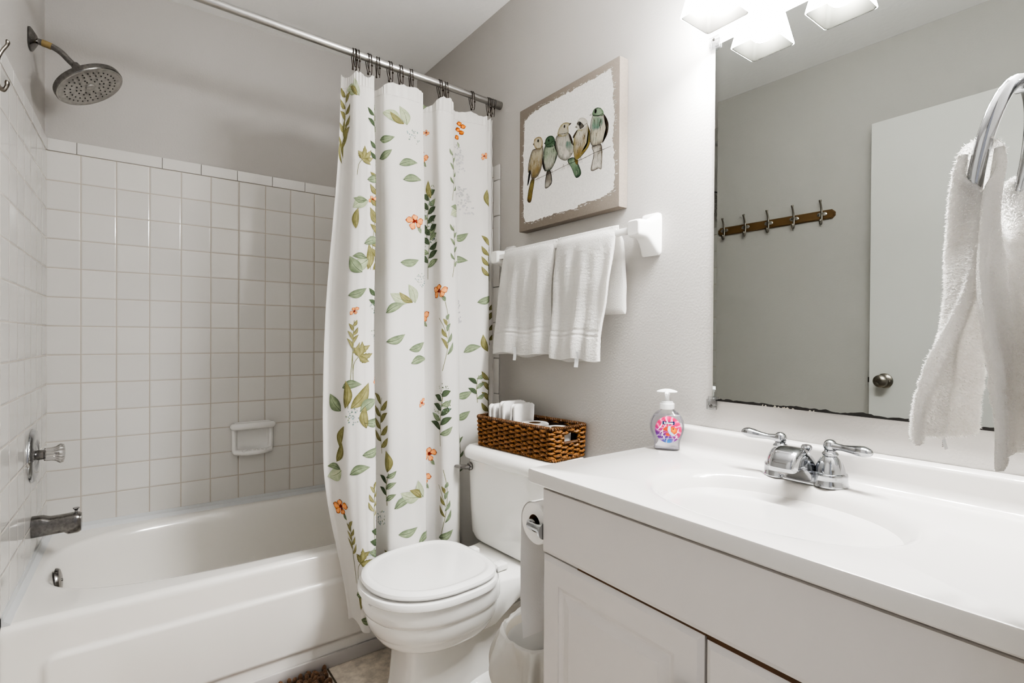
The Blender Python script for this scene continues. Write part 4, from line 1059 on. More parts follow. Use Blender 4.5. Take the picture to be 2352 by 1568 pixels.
for k in range(141):
    y = MY0 - .010 - (MY0 - MY1 - .012) * k / 140; e = sstep(0, .03, MY0 - y)
    h = (.0045 + .004 * noise.noise((y * 22, 0, 2)) + .003 * noise.noise((y * 75, 0, 5)) + .0012 * rg.random()) * e
    top.append((MX - .0004, y, MZ0 + max(.0008, h))); bot.append((MX - .0004, y, MZ0 - .0012))
m.add(loft([bot, top], False, False, False))
for k in range(14):
    y = rg.uniform(-2.06, -1.93); m.add(([(MX - .0007, y, MZ0 - .001), (MX - .0007, y - rg.uniform(.003, .008), MZ0 - .0006), (MX - .0007, y - .003, MZ0 + rg.uniform(.001, .004))], [(0, 1, 2)]), 1)
finish('worn_edge', m, [M_black, mat('flaked_paint', '#cfc6b4', rough=.8)], mir_, world=True, smooth=False, label='blackened flaking lower edge of the mirror')
for z, s in ((MZ1 + .002, 1), (MZ0 - .002, -1)):
    m = MB(); y = MY0 + .002
    m.add(box(W - .010, W - .0006, y - .014, y + .014, z - .004 if s > 0 else z - .024, z + .024 if s > 0 else z + .004, .0015)); m.add(box(MX - .006, MX - .001, y - .018, y + .008, z - .012, z + .012, .001))
    m.add(xf(lathe([(.004, 0), (.0035, .002), (0, .0025)], 14), TR(W - .010, y - .001, z + s * .013) @ RY(-PI / 2)), 1)
    finish('clip', m, [M_clear, M_chromew], mir_, world=True, label='clear plastic mirror clip with screw')

# ------------------------------------------------------------------ vanity light
vlt = thing('vanity_light', 'chrome bath light bar with four frosted square glass shades above mirror', 'light', (W, -2.163, 2.09))
LYS = [-1.870, -2.065, -2.260, -2.455]
m = MB(); m.add(box(W - .026, W - .0005, -2.52, -1.80, 2.065, 2.165, .004)); finish('back_bar', m, M_chrome, vlt, world=True)
M_shade = bpy.data.materials.new('frosted_white_glass'); M_shade.use_nodes = True
nt = M_shade.node_tree; b_ = nt.nodes['Principled BSDF']; b_.inputs['Base Color'].default_value = lin('#f4f4f2') + (1,); b_.inputs['Roughness'].default_value = .35
tcs = nt.nodes.new('ShaderNodeTexCoord'); nz = nt.nodes.new('ShaderNodeTexNoise'); nz.inputs['Scale'].default_value = 40; nt.links.new(tcs.outputs['Object'], nz.inputs['Vector'])
bpn = nt.nodes.new('ShaderNodeBump'); bpn.inputs['Strength'].default_value = .05; nt.links.new(nz.outputs['Fac'], bpn.inputs['Height']); nt.links.new(bpn.outputs['Normal'], b_.inputs['Normal'])
trn = nt.nodes.new('ShaderNodeBsdfTranslucent'); trn.inputs['Color'].default_value = lin('#f6f5f1') + (1,)
b_.inputs['Emission Color'].default_value = BULB_COL; b_.inputs['Emission Strength'].default_value = SHADE_E
ms = nt.nodes.new('ShaderNodeMixShader'); ms.inputs[0].default_value = SHADE_T
nt.links.new(b_.outputs[0], ms.inputs[1]); nt.links.new(trn.outputs[0], ms.inputs[2]); nt.links.new(ms.outputs[0], nt.nodes['Material Output'].inputs['Surface'])
M_bulb = bpy.data.materials.new('lit_bulb'); M_bulb.use_nodes = True; nt = M_bulb.node_tree
for n_ in list(nt.nodes):
    if n_.type == 'BSDF_PRINCIPLED': nt.nodes.remove(n_)
em = nt.nodes.new('ShaderNodeEmission'); em.inputs['Color'].default_value = BULB_COL; em.inputs['Strength'].default_value = BULB
nt.links.new(em.outputs[0], nt.nodes['Material Output'].inputs['Surface'])
M_inner = mat('darkened_inner_glass_face', '#33322f', rough=.5, spec=.1)  # inner face darkened against bulb glare; outer glow stands for transmitted light
LX = 1.402
for y in LYS:
    m = MB()
    def sq(h, z, r=.010, n=8):
        pts = []
        for cx_, cy_, a0 in ((h - r, h - r, 0), (-h + r, h - r, PI / 2), (-h + r, -h + r, PI), (h - r, -h + r, 1.5 * PI)):
            for k in range(n): a = a0 + k / (n - 1) * PI / 2; pts.append((LX + cx_ + r * math.cos(a), y + cy_ + r * math.sin(a), z))
        return pts
    m.add(loft([sq(.030, 2.068), sq(.036, 2.066), sq(.0385, 2.060), sq(.060, 1.952), sq(.0605, 1.949), sq(.0585, 1.9475), sq(.0565, 1.949), sq(.0355, 2.058), sq(.030, 2.062)], True, True))
    n4 = len(sq(.03, 0)); m.m = [1 if i >= 5 * n4 and i != 9 * n4 - n4 else 0 for i in range(len(m.f))]; m.m[-2] = 0; m.m[-1] = 1
    finish('shade', m, [M_shade, M_inner], vlt, world=True, sharp=50)
    finish('bulb', MB().add(sphere((LX, y, 1.996), .034, 20)).add(mv(lathe([(.014, 0), (.015, .02), (.026, -.012)][:2], 16), LX, y, 2.02)), M_bulb, vlt, world=True, label='glowing round bulb')
    m = MB(); m.add(mv(lathe([(.020, 2.052), (.022, 2.070), (.026, 2.076), (.026, 2.092), (.012, 2.098)], 24), LX, y, 0)); m.add(tube([(LX, y, 2.092), (LX + .01, y, 2.112), (LX + .05, y, 2.115), (W - .02, y, 2.115)], .009, 14))
    finish('socket_arm', m, M_chrome, vlt, world=True)

# ------------------------------------------------------------------ countertop with moulded basin
CXF, CYL, CZ = .9955, -1.650, .845
top = thing('countertop', 'white cultured marble vanity top with oval basin and backsplash', 'countertop', (1.26, -2.09, .812))
m = MB(); N = 200; bx, by = 1.222, -2.108
x0, x1, y0, y1 = CXF + .006, W - .002, YF + .002, CYL - .006
ths = [2 * PI * j / N for j in range(N)]
for X, Y in ((x0, y0), (x0, y1), (x1, y0), (x1, y1)):
    t = math.atan2(Y - by, X - bx) % (2 * PI); k = min(range(N), key=lambda i: abs(ths[i] - t)); ths[k] = t
def rr2(t, xa, xb, ya, yb):
    c, s = math.cos(t), math.sin(t); r = 9
    if c > 1e-9: r = min(r, (xb - bx) / c)
    if c < -1e-9: r = min(r, (xa - bx) / c)
    if s > 1e-9: r = min(r, (yb - by) / s)
    if s < -1e-9: r = min(r, (ya - by) / s)
    return r
def rct(d, z): return [(bx + rr2(t, x0 - d, x1, y0, y1 + d) * math.cos(t), by + rr2(t, x0 - d, x1, y0, y1 + d) * math.sin(t), z) for t in ths]
def ell(a, b, z, e=2.15, ox=0, oy=0): return [(bx + ox + polar_supell(a, b, e, t) * math.cos(t), by + oy + polar_supell(a, b, e, t) * math.sin(t), z) for t in ths]
rings = [rct(.004, .812), rct(.006, .815), rct(.006, CZ - .006), rct(.0042, CZ - .0018), rct(0, CZ)]
rings += [ell(.186, .256, CZ), ell(.178, .246, CZ - .0012), ell(.170, .236, CZ - .004), ell(.164, .228, CZ - .009), ell(.158, .220, CZ - .018), ell(.150, .209, CZ - .036), ell(.139, .193, CZ - .060), ell(.124, .170, CZ - .085), ell(.104, .138, CZ - .106, ox=.006), ell(.080, .100, CZ - .121, ox=.012), ell(.050, .060, CZ - .131, ox=.02), ell(.028, .030, CZ - .135, ox=.024, e=2)]
m.add(loft(rings, True, True)); 
finish('top_slab', m, M_cult, top, world=True, sharp=32)
bs = MB()
prof = [(W - .002, .84), (1.458, .8446), (1.466, .8462), (1.4735, .850), (1.478, .857), (1.480, .868), (1.4815, .900), (1.483, .9055), (1.4865, .908), (1.500, .909), (W - .002, .909)]
bs.add(loft([[(x, CYL - .001, z) for x, z in prof], [(x, YF + .002, z) for x, z in prof]]))
finish('backsplash', bs, M_cult, top, world=True, sharp=60)
m = MB(); m.add(mv(lathe([(.0, .004), (.017, .004), (.0235, .003), (.026, .0)], 28), bx + .024, by, CZ - .134)); finish('drain', m, M_chrome, top, world=True)

# ------------------------------------------------------------------ cabinet
CF = 1.010
cab = thing('vanity_cabinet', 'white painted vanity cabinet with raised panel doors under the sink', 'cabinet', (1.26, -2.09, 0))
M_brown = mat('raw_brown_wood', '#4a2f14', rough=.6, var=.3, vscale=30)
m = MB(); m.add(box(CF + .020, W - .014, YF + .003, -1.690, .10, .8105, .001)); m.add(box(CF + .075, W - .014, YF + .003, -1.70, 0, .10)); finish('carcass', m, M_cab, cab, world=True, smooth=False)
m = MB(); m.add(box(CF + .006, CF + .0182, -2.1105, -1.80, .6518, .6566)); m.add(box(CF + .006, CF + .0182, YF + .006, -2.1115, .6478, .6566)); finish('raw_edge', m, M_brown, cab, world=True, smooth=False, label='raw brown wood showing in the gap above the doors')
def panel(ya, yb, za, zb, raised, tilt=0):
    def rec(d, x):
        return [(x, yb + d, za + d), (x, ya - d, za + d), (x, ya - d, zb - d), (x, yb + d, zb - d + 0)]
    r_ = [rec(0, CF + .0185), rec(0, CF + .007), rec(.010, CF)]
    if raised: r_ += [rec(.056, CF), rec(.0575, CF + .0025), rec(.066, CF + .0055), rec(.071, CF + .0055), rec(.090, CF + .0005), rec(.0915, CF - .0005)]
    return loft(r_, True, True)
m = MB()
r_ = lambda d, x, b_: [(x, YF + .004, .657 + b_), (x, -1.688 - d, .657 + b_), (x, -1.688 - d, .803 - d * .3), (x, YF + .004, .803 - d * .3)]
m.add(loft([r_(0, CF + .0185, 0), r_(0, CF + .004, 0), r_(.004, CF, .009)]))
finish('false_drawer_front', m, M_cab, cab, world=True, smooth=False)
m = MB(); m.add(box(CF + .008, CF + .0185, YF + .004, -1.690, .803, .811)); finish('top_rail', m, mat('shaded_rail', '#a49e98', rough=.5), cab, world=True, smooth=False)  # rail colour greyed to carry the shadow under the counter edge
for i, (ya, yb, zt) in enumerate(((-1.688, -2.107, .6515), (-2.112, YF + .006, .6475))):
    d = finish('door', MB().add(panel(ya, yb, .125, zt, True)), M_cab, cab, world=True, smooth=False)
    ky = -2.064 if i == 0 else -2.152
    k = finish('knob', MB().add(xf(lathe([(.009, 0), (.006, .006), (.006, .012), (.013, .018), (.0155, .023), (.013, .028), (.006, .030)], 28), TR(CF, ky, .536) @ RY(-PI / 2))), M_bronze, d)
    k.location = Matrix.LocRotScale(cab.location, None, None).inverted() @ Vector((0, 0, 0))

# ------------------------------------------------------------------ faucet
fa = thing('faucet', 'chrome two-handle centerset faucet standing behind the sink basin', 'faucet', (1.423, -2.082, CZ))
m = MB()
def stad(hx, hy, z, e=2.6): return [(q[0], q[1], z) for q in supell(hx, hy, e, 64)]
m.add(loft([stad(.0285, .083, 0, 3), stad(.0285, .083, .003, 3), stad(.0275, .0825, .006, 3), stad(.0265, .0815, .025, 3), stad(.0255, .080, .0285, 3), stad(.022, .076, .0295, 3)]))
for s in (-1, 1): m.add(mv(lathe([(.0345, 0), (.0350, .003), (.0335, .006), (.0325, .020), (.0330, .0235), (.0318, .0265), (.028, .0285)], 44), 0, s * .052, 0))
finish('base_plate', m, M_chrome, fa)
# spout: a solid hood rising from the plate and arching forward over the basin (-x)
side = [(.026, .010), (.004, .004), (-.026, .003), (-.036, .012), (-.050, .026), (-.064, .0345), (-.072, .0365), (-.078, .034), (-.090, .0325), (-.104, .0315), (-.108, .038), (-.106, .050), (-.097, .064), (-.082, .0745), (-.062, .0795), (-.042, .077), (-.022, .066), (.0, .050), (.016, .034), (.025, .022)]
side = catmull(side, 60, True); cxs = np.array((-.052, .046)); rings = []
for t in np.linspace(-1, 1, 25):
    e = abs(t); s_ = (1 - e ** 5) ** (1 / 3) if e < 1 else 0
    s_ = .62 + .38 * s_
    ring_ = []
    for p in side:
        q = cxs + (p - cxs) * s_
        w = .0275 + .006 * sstep(.034, .004, p[1]) - .002 * sstep(-.06, -.02, p[0])
        z = max(q[1], .004 + (p[1] - .004) * .5) if p[1] < .03 else q[1]
        ring_.append((q[0], t * w, z))
    rings.append(ring_)
m = MB(); m.add(loft(rings))
finish('spout', m, M_chrome, fa, sharp=40)
finish('aerator', MB().add(mv(lathe([(.0115, 0), (.0115, .006), (.008, .007)], 20), -.092, 0, .0285)), M_chromew, fa)
for s, ang, up in ((1, math.radians(90 + 14), .02), (-1, math.radians(-90 - 10), .0)):
    m = MB(); m.add(mv(lathe([(.0285, .027), (.0280, .031), (.0270, .036), (.0238, .046), (.0185, .056), (.0140, .0605), (.0125, .062), (.0148, .0635), (.0158, .066), (.0140, .069), (.0115, .071), (.0115, .074)], 40), 0, s * .052, 0))
    h = finish('handle', m, M_chrome, fa)
    d = Vector((math.cos(ang), math.sin(ang), 0)); p0 = Vector((0, s * .052, .083))
    m = MB(); m.add(sphere(p0, .0135, 24))
    pth = [p0 + d * t + Vector((0, 0, dz)) for t, dz in [(.004 + .080 * (1 - (1 - i / 35) ** 1.6), up * .3 * sstep(.1, .8, i / 35)) for i in range(36)]]
    rad = [float(np.interp((p - p0).length, [0, .015, .026, .042, .058, .068, .075], [.0115, .0092, .0080, .0100, .0132, .0138, .0130])) * math.sqrt(max(.004, 1 - max(0, ((p - p0).length - .066) / .0183) ** 2)) for p in pth]
    m.add(tube(pth, list(rad), 20, flat=.8)); finish('lever', m, M_chrome, h)
finish('lift_rod', MB().add(mv(lathe([(.010, .023), (.0085, .030), (.004, .034), (.004, .046), (.007, .049), (.0085, .053), (.006, .057), (.0075, .060), (.011, .065), (.0115, .069), (.009, .073), (.003, .0745)], 28), .019, .004, 0)), M_chrome, fa)

# ------------------------------------------------------------------ hand soap bottle
SRZ = math.atan2(-2.62 + 1.712, .229 - 1.432) + math.radians(-3)
so = thing('soap_bottle', 'clear hand soap pump bottle with colourful round fish label', 'soap bottle', (1.436, -1.712, CZ), SRZ)
# local +x faces the camera side, local y runs across the bottle
WP = [(0, .0335), (.004, .0345), (.012, .0340), (.026, .0350), (.036, .0385), (.046, .0425), (.058, .0455), (.070, .0458), (.082, .0435), (.092, .0390), (.100, .0330), (.106, .0260), (.110, .0200), (.1125, .0165), (.116, .0155), (.118, .0155)]
DP = lambda z: .019 if z < .02 else .019 + .007 * sstep(.02, .06, z) - .012 * sstep(.085, .113, z)
wof = lambda z: float(np.interp(z, [p[0] for p in WP], [p[1] for p in WP]))
def bring(z, k=1.0, e=2.3):
    w, d = wof(z) - (1 - k), min(DP(z), wof(z)) - (1 - k); return [(q[0], q[1], z) for q in supell(d, w, e, 56)]
M_pet = bpy.data.materials.new('clear_bottle_plastic'); M_pet.use_nodes = True; nt = M_pet.node_tree
for n_ in list(nt.nodes):
    if n_.type == 'BSDF_PRINCIPLED': nt.nodes.remove(n_)
tb = nt.nodes.new('ShaderNodeBsdfTransparent'); tb.inputs['Color'].default_value = (.955, .957, .96, 1); gl = nt.nodes.new('ShaderNodeBsdfGlossy'); gl.inputs['Roughness'].default_value = .06
lw = nt.nodes.new('ShaderNodeLayerWeight'); lw.inputs['Blend'].default_value = .28; mr_ = nt.nodes.new('ShaderNodeMapRange'); mr_.inputs['To Max'].default_value = .75; mr_.inputs['To Min'].default_value = .03; nt.links.new(lw.outputs['Fresnel'], mr_.inputs['Value'])
msx = nt.nodes.new('ShaderNodeMixShader'); nt.links.new(mr_.outputs[0], msx.inputs[0]); nt.links.new(tb.outputs[0], msx.inputs[1]); nt.links.new(gl.outputs[0], msx.inputs[2]); nt.links.new(msx.outputs[0], nt.nodes['Material Output'].inputs['Surface'])
M_liq = bpy.data.materials.new('clear_liquid_soap'); M_liq.use_nodes = True; nt = M_liq.node_tree
for n_ in list(nt.nodes):
    if n_.type == 'BSDF_PRINCIPLED': nt.nodes.remove(n_)
tb = nt.nodes.new('ShaderNodeBsdfTransparent'); tb.inputs['Color'].default_value = (.90, .89, .925, 1); gl = nt.nodes.new('ShaderNodeBsdfDiffuse'); gl.inputs['Color'].default_value = lin('#e4e2e8') + (1,)
lw = nt.nodes.new('ShaderNodeLayerWeight'); lw.inputs['Blend'].default_value = .35; mr_ = nt.nodes.new('ShaderNodeMapRange'); mr_.inputs['To Max'].default_value = .45; mr_.inputs['To Min'].default_value = .05; nt.links.new(lw.outputs['Facing'], mr_.inputs['Value'])
msx = nt.nodes.new('ShaderNodeMixShader'); nt.links.new(mr_.outputs[0], msx.inputs[0]); nt.links.new(tb.outputs[0], msx.inputs[1]); nt.links.new(gl.outputs[0], msx.inputs[2]); nt.links.new(msx.outputs[0], nt.nodes['Material Output'].inputs['Surface'])
zz = [0, .002, .005, .012, .020, .026, .031, .036, .041, .046, .052, .058, .064, .070, .076, .082, .087, .092, .096, .100, .103, .106, .108, .110, .1125, .116, .118]
finish('bottle', MB().add(loft([bring(z) if z > .001 else bring(0, .997) for z in zz], True, False)), M_pet, so)
finish('liquid', MB().add(loft([bring(z, .9985) for z in [.004] + [q for q in zz if .006 < q < .099]], True, True)), M_liq, so)
M_pump = mat('frosted_white_plastic', '#e9eaea', rough=.35, spec=.4)
m = MB(); m.add(lathe([(.0185, .1125), (.0195, .114), (.0195, .127), (.018, .1285), (.0165, .129), (.0160, .132), (.0135, .1345), (.0075, .135), (.0065, .136)], 36)); finish('collar', m, M_pump, so)
m = MB(); m.add(lathe([(.0058, .134), (.0062, .150), (.0075, .1515), (.0078, .158)], 20, False, False)); finish('pump_stem', m, M_pump, so)
m = MB()
m.add(loft([[(q[0] + ox, q[1], z) for q in supell(a, b, 2.2, 40)] for z, a, b, ox in ((.1565, .008, .008, 0), (.1585, .014, .024, .004), (.1605, .017, .0275, .006), (.1625, .016, .026, .006), (.1655, .011, .018, .004), (.1675, .005, .008, .002))]))
m.add(tube([(.012, 0, .160), (.028, 0, .158), (.036, 0, .154)], [.006, .005, .0042], 14)); finish('pump_head', m, M_pump, so)
# printed label wrapped on the front of the bottle
lb = MB(); LZ, LA, LB = .0585, .0345, .0365
def onb(y, z, off=.0004):
    w, d = wof(z), min(DP(z), wof(z)); e = 2.3; k = max(0, 1 - abs(y / w) ** e) ** (1 / e); return (d * k + off, y, z)
LC = {k: lin(v) for k, v in dict(pink='#c8105a', pink2='#e23f86', white='#f4e6f0', purple='#3a1c78', violet='#6f3aa6', blue='#1f7cc0', navy='#06184e', orange='#d83c06', yellow='#f0a00c', sky='#b4d4f0', red='#d8324e').items()}
yc_ = .0045
def lcol(a, r, y, z):
    t = .5 + .5 * math.sin(a * 13 + r * 5 + 2 * noise.noise((y * 80, z * 80, 1)))
    c = mixc(LC['pink'], LC['pink2'], t)
    low = sstep(.006, -.022, z - LZ + (y - yc_) * .35) ; side = sstep(.0, .03, y - yc_)
    c = mixc(c, mixc(LC['purple'], LC['violet'], t), min(1, low * .9 + .0) * (1 - side * .2))
    c = mixc(c, LC['blue'], sstep(-.018, -.032, z - LZ) * sstep(.02, .0, abs(y - yc_)))
    if t > .96: c = mixc(c, LC['white'], .5)
    return c
n = 96; v = []; col = []; RR = 26
for r in range(RR + 1):
    for j in range(n):
        a = 2 * PI * j / n; k = r / RR; y, z = yc_ + LA * k * math.cos(a), LZ + LB * k * math.sin(a)
        v.append(onb(y, z)); col.append(lcol(a, k, y, z))
f = [(r * n + j, (r + 1) * n + j, (r + 1) * n + (j + 1) % n, r * n + (j + 1) % n) for r in range(RR) for j in range(n)]
lb.add((v, f), 0, col)
def lpatch(pts, c, off, n=40, smooth=True, rings=5, c2=None):
    B_ = catmull(pts, n, True) if smooth else [np.array(p, float) for p in pts]; n = len(B_); c0 = sum(B_) / n; v = []; col = []
    for r in range(rings + 1):
        for b in B_:
            p = c0 + (b - c0) * r / rings; v.append(onb(p[0] + yc_, p[1] + LZ, off)); col.append(mixc(c, c2, r / rings) if c2 else c)
    lb.add((v, [(r * n + j, (r + 1) * n + j, (r + 1) * n + (j + 1) % n, r * n + (j + 1) % n) for r in range(rings) for j in range(n)]), 0, col)
fl = lambda P: [(a, b) for a, b in P]
lpatch(fl([(-.010, .006), (.002, .010), (.014, .008), (.023, .001), (.022, -.008), (.012, -.013), (.004, -.010), (-.004, -.003), (-.013, -.001)]), LC['orange'], .0007, c2=lin('#c8451c'))
lpatch(fl([(.008, .008), (.018, .007), (.024, .000), (.021, -.008), (.012, -.011), (.007, -.002)]), LC['yellow'], .0009, c2=LC['orange'])
lpatch(fl([(.001, .010), (.007, .010), (.005, .000), (.010, -.011), (.018, -.014), (.012, -.016), (.003, -.010), (-.001, .000)]), LC['sky'], .0010)
lpatch(fl([(.0125, .0045), (.0145, .0045), (.0145, .0015), (.0125, .0015)]), lin('#1a1210'), .0011, n=16)
lpatch(fl([(-.006, -.010), (.001, -.009), (.004, -.016), (-.004, -.017)]), LC['orange'], .0008)
for a0, b0, a1, b1 in ((-.030, -.004, -.012, .028), (-.024, -.012, -.004, .020), (-.018, -.020, -.016, .000), (.018, .012, .030, -.010), (.012, -.018, .028, .006), (-.010, -.030, -.018, -.012), (.016, -.026, .022, -.012), (-.004, .032, .004, .018), (.010, .030, .018, .016)):
    dx, dy = b1 - b0, -(a1 - a0); l = math.hypot(dx, dy); dx, dy = dx / l * .0009, dy / l * .0009; mxp = ((a0 + a1) / 2 + dx * 4, (b0 + b1) / 2 + dy * 4)
    lpatch(fl([(a0, b0), (mxp[0] + dx, mxp[1] + dy), (a1, b1), (mxp[0] - dx, mxp[1] - dy)]), LC['white'], .0006, n=16, rings=2)
lpatch(fl([(-.014, .0235), (.016, .0235), (.0168, .022), (.0168, .0155), (.016, .0142), (-.014, .0142), (-.0148, .0155), (-.0148, .022)]), LC['navy'], .0009, smooth=False, rings=6)
for z in (-.0165, -.0235): lpatch(fl([(-.024, z), (.026, z), (.026, z - .0006), (-.024, z - .0006)]), LC['white'], .0010, smooth=False, rings=8) if z > -.02 else lpatch(fl([(-.012, z), (.012, z), (.012, z - .0006), (-.012, z - .0006)]), LC['white'], .0010, smooth=False, rings=8)
finish('label', lb, colmat('printed_label', rough=.3, var=.03, spec=.4), so, usecol=True, smooth=True, sharp=None, label='round pink and purple label with an orange fish')
tc_ = bpy.data.curves.new('txt', 'FONT'); tc_.body = 'Softsoap'; tc_.size = .0075; tc_.align_x = 'CENTER'; tc_.align_y = 'CENTER'; tc_.offset = .00022; tc_.resolution_u = 6
to_ = bpy.data.objects.new('txt', tc_); COL.objects.link(to_); dg = bpy.context.evaluated_depsgraph_get(); tm = bpy.data.meshes.new_from_object(to_.evaluated_get(dg))
tv = [v_.co.copy() for v_ in tm.vertices]; tf = [tuple(p.vertices) for p in tm.polygons]; bpy.data.objects.remove(to_)
lm = MB(); lm.add(([onb(yc_ + .001 + c.x * .93, LZ + .0187 + c.y, .0013) for c in tv], tf)); finish('lettering', lm, mat('white_print', '#f6f6f8', rough=.4), so, smooth=False, label='white brand lettering on a navy panel')
# ------------------------------------------------------------------ toilet paper on the side of the cabinet
VY = -1.690
tph = thing('toilet_paper_holder', 'chrome toilet paper holder on the side of the vanity cabinet', 'paper holder', (1.08, VY, .70))
RCY, RCZ = -1.634, .702
for x in (1.012, 1.150):
    finish('arm', MB().add(xf(lathe([(.019, 0), (.018, .006), (.011, .012), (.009, .03), (.009, .058)], 24), TR(x + .004, VY, RCZ) @ RX(-PI / 2))), M_chrome, tph, world=True)
m = MB(); m.add(tube([(1.016, RCY, RCZ), (1.066, RCY, RCZ)], .0125, 24)); m.add(tube([(1.066, RCY, RCZ), (1.154, RCY, RCZ)], .0105, 24)); finish('spindle', m, M_chrome, tph, world=True)
tpr = thing('toilet_paper_roll', 'white toilet paper roll on the holder, its tail hanging into the bin', 'toilet paper', (1.083, RCY, RCZ))
R0 = .0505; XA, XB = 1.030, 1.134
m = MB(); m.add(xf(rollmesh(R0, .021, XB - XA), TR(XA, RCY, RCZ) @ RY(PI / 2))); finish('paper', m, M_paper, tpr, world=True)
m = MB(); m.add(xf(lathe([(.0208, .0005), (.0208, XB - XA - .0005)], 36, False, False), TR(XA, RCY, RCZ) @ RY(PI / 2))); finish('core', m, M_card, tpr, world=True)
def tail(u, v):
    x = XA + (XB - XA) * u
    if v < .15:
        a = PI / 2 * (1 - v / .15); return (x, RCY + (R0 + .0012) * math.cos(a), RCZ + (R0 + .0012) * math.sin(a))
    d = (v - .15) / .85 * .30
    return (x, RCY + R0 + .0012 + .004 * math.sin(d * 9) * d / .3 + .002 * noise.noise((x * 20, d * 10, 0)) - .012 * sstep(.2, .3, d), RCZ - d)
m = MB(); m.add(grid(tail, 24, 60)); finish('hanging_tail', m, M_paper, tpr, world=True, sharp=None)

# ------------------------------------------------------------------ waste bin with white liner
BXc, BYc = 1.165, -1.520
bin_ = thing('waste_bin', 'small white waste bin with a white plastic bag folded over its rim', 'waste bin', (BXc, BYc, 0))
finish('bin_body', MB().add(lathe([(.090, 0), (.092, .004), (.112, .335), (.114, .338), (.114, .344), (.110, .344), (.108, .335), (.089, .008), (.0, .006)], 64, True, False)), mat('off_white_plastic', '#cfc8bb', rough=.4), bin_)
M_bag = mat('thin_white_bag', '#dedcd8', rough=.35, bump=.5, bscale=28, spec=.5)
nt = M_bag.node_tree; b_ = nt.nodes['Principled BSDF']; tr = nt.nodes.new('ShaderNodeBsdfTranslucent'); tr.inputs['Color'].default_value = lin('#e6e4df') + (1,); ms = nt.nodes.new('ShaderNodeMixShader'); ms.inputs[0].default_value = .4
nt.links.new(b_.outputs[0], ms.inputs[1]); nt.links.new(tr.outputs[0], ms.inputs[2]); nt.links.new(ms.outputs[0], nt.nodes['Material Output'].inputs['Surface'])
bp_prof = [(.080, .16), (.098, .26), (.107, .320), (.111, .350), (.117, .360), (.123, .356), (.128, .335), (.132, .300), (.133, .262), (.130, .222), (.124, .195), (.118, .186)]
NB = 120
def bagp(u, v):
    a = 2 * PI * u; t = v * (len(bp_prof) - 1); i = min(int(t), len(bp_prof) - 2); w = t - i
    r = bp_prof[i][0] * (1 - w) + bp_prof[i + 1][0] * w; z = bp_prof[i][1] * (1 - w) + bp_prof[i + 1][1] * w
    out = sstep(.42, .7, v); c, s = math.cos(a), math.sin(a)
    r += out * (.026 * noise.noise((c * 2.2, s * 2.2, v * 2)) + .011 * math.sin(a * 13 + 4 * noise.noise((c, s, 0)) * 3)) + .010 * noise.noise((c * 6, s * 6, v * 4)) * sstep(.3, .45, v)
    z += .034 * noise.noise((c * 1.6, s * 1.6, 7)) * sstep(.6, 1, v) * 2 + .022 * noise.noise((c * 1.5, s * 1.5, 3)) * sstep(.2, .4, v)
    z += .030 * s * -1 * sstep(.2, .45, v) * 0
    return (r * c, r * s, z)
m = MB(); m.add(grid(bagp, NB, 70, cu=True)); finish('bag_liner', m, M_bag, bin_, sharp=None, label='thin white plastic bag')

# ------------------------------------------------------------------ bath mat
matt = thing('bath_mat', 'brown chenille bath mat on the floor along the tub', 'bath mat', (.50, -1.06, 0))
M_chen = mat('brown_chenille', '#7d5f47', rough=.9, bump=.8, bscale=400, var=.25, vscale=40, sheen=.3)
MXR, MYT = .788, -.795
finish('backing', MB().add(box(.20, MXR, MYT - .50, MYT, .0005, .006, .002)), M_chen, matt, world=True)
m = MB(); rg = random.Random(2)
nx, ny = 30, 12
for i in range(nx):
    for j in range(ny):
        x = MXR - .008 - i * .0185 + rg.uniform(-.004, .004); y = MYT - .008 - j * .0185 + rg.uniform(-.004, .004)
        a = rg.uniform(0, PI * 2); t = rg.uniform(.1, .9); L = .011
        d = Vector((math.cos(a) * math.sin(t), math.sin(a) * math.sin(t), math.cos(t)))
        p = Vector((x, y, .005)); m.add(tube([p, p + d * L * .5, p + d * L, p + d * (L + .006), p + d * (L + .0095)], [.0055, .0075, .0080, .0062, .0022], 8))
for i in range(16):
    for j in range(12):
        x = MXR - .02 - i * .036 + rg.uniform(-.01, .01); y = MYT - .235 - j * .022
        p = Vector((x, y, .005)); m.add(tube([p, p + Vector((0, 0, .008)), p + Vector((.002, .002, .016)), p + Vector((.002, .002, .019))], [.009, .0125, .010, .004], 7))
finish('chenille_pile', m, M_chen, matt, world=True)

# ------------------------------------------------------------------ coat hook rail on the left wall (seen in the mirror)
RYA, RYB, RZC = -.850, -1.475, 1.779
RC = (RYA + RYB) / 2
hr = thing('hook_rail', 'oak coat rail with double hooks on the wall, seen in the mirror', 'hook rail', (LW(RC) - .0057, RC, RZC), RZL)
RL = (RYA - RYB) / 2
m = MB(); hz = .0225; ch = .014
pr = [(-RL, -hz + ch), (-RL + ch, -hz), (RL - ch, -hz), (RL, -hz + ch), (RL, hz - ch), (RL - ch, hz), (-RL + ch, hz), (-RL, hz - ch)]
def sc(k, x): return [(x, a - math.copysign(k, a), b - math.copysign(k, b)) for a, b in pr]
m.add(loft([sc(0, 0), sc(0, .011), sc(.004, .0155)])); finish('rail_board', m, M_wood, hr, smooth=False)
for y in (-RL + .075, RL - .035): finish('screw', MB().add(xf(lathe([(.0042, .0157), (.003, .0162), (0, .0162)], 12), TR(0, y, .004) @ RY(PI / 2))), M_black, hr)
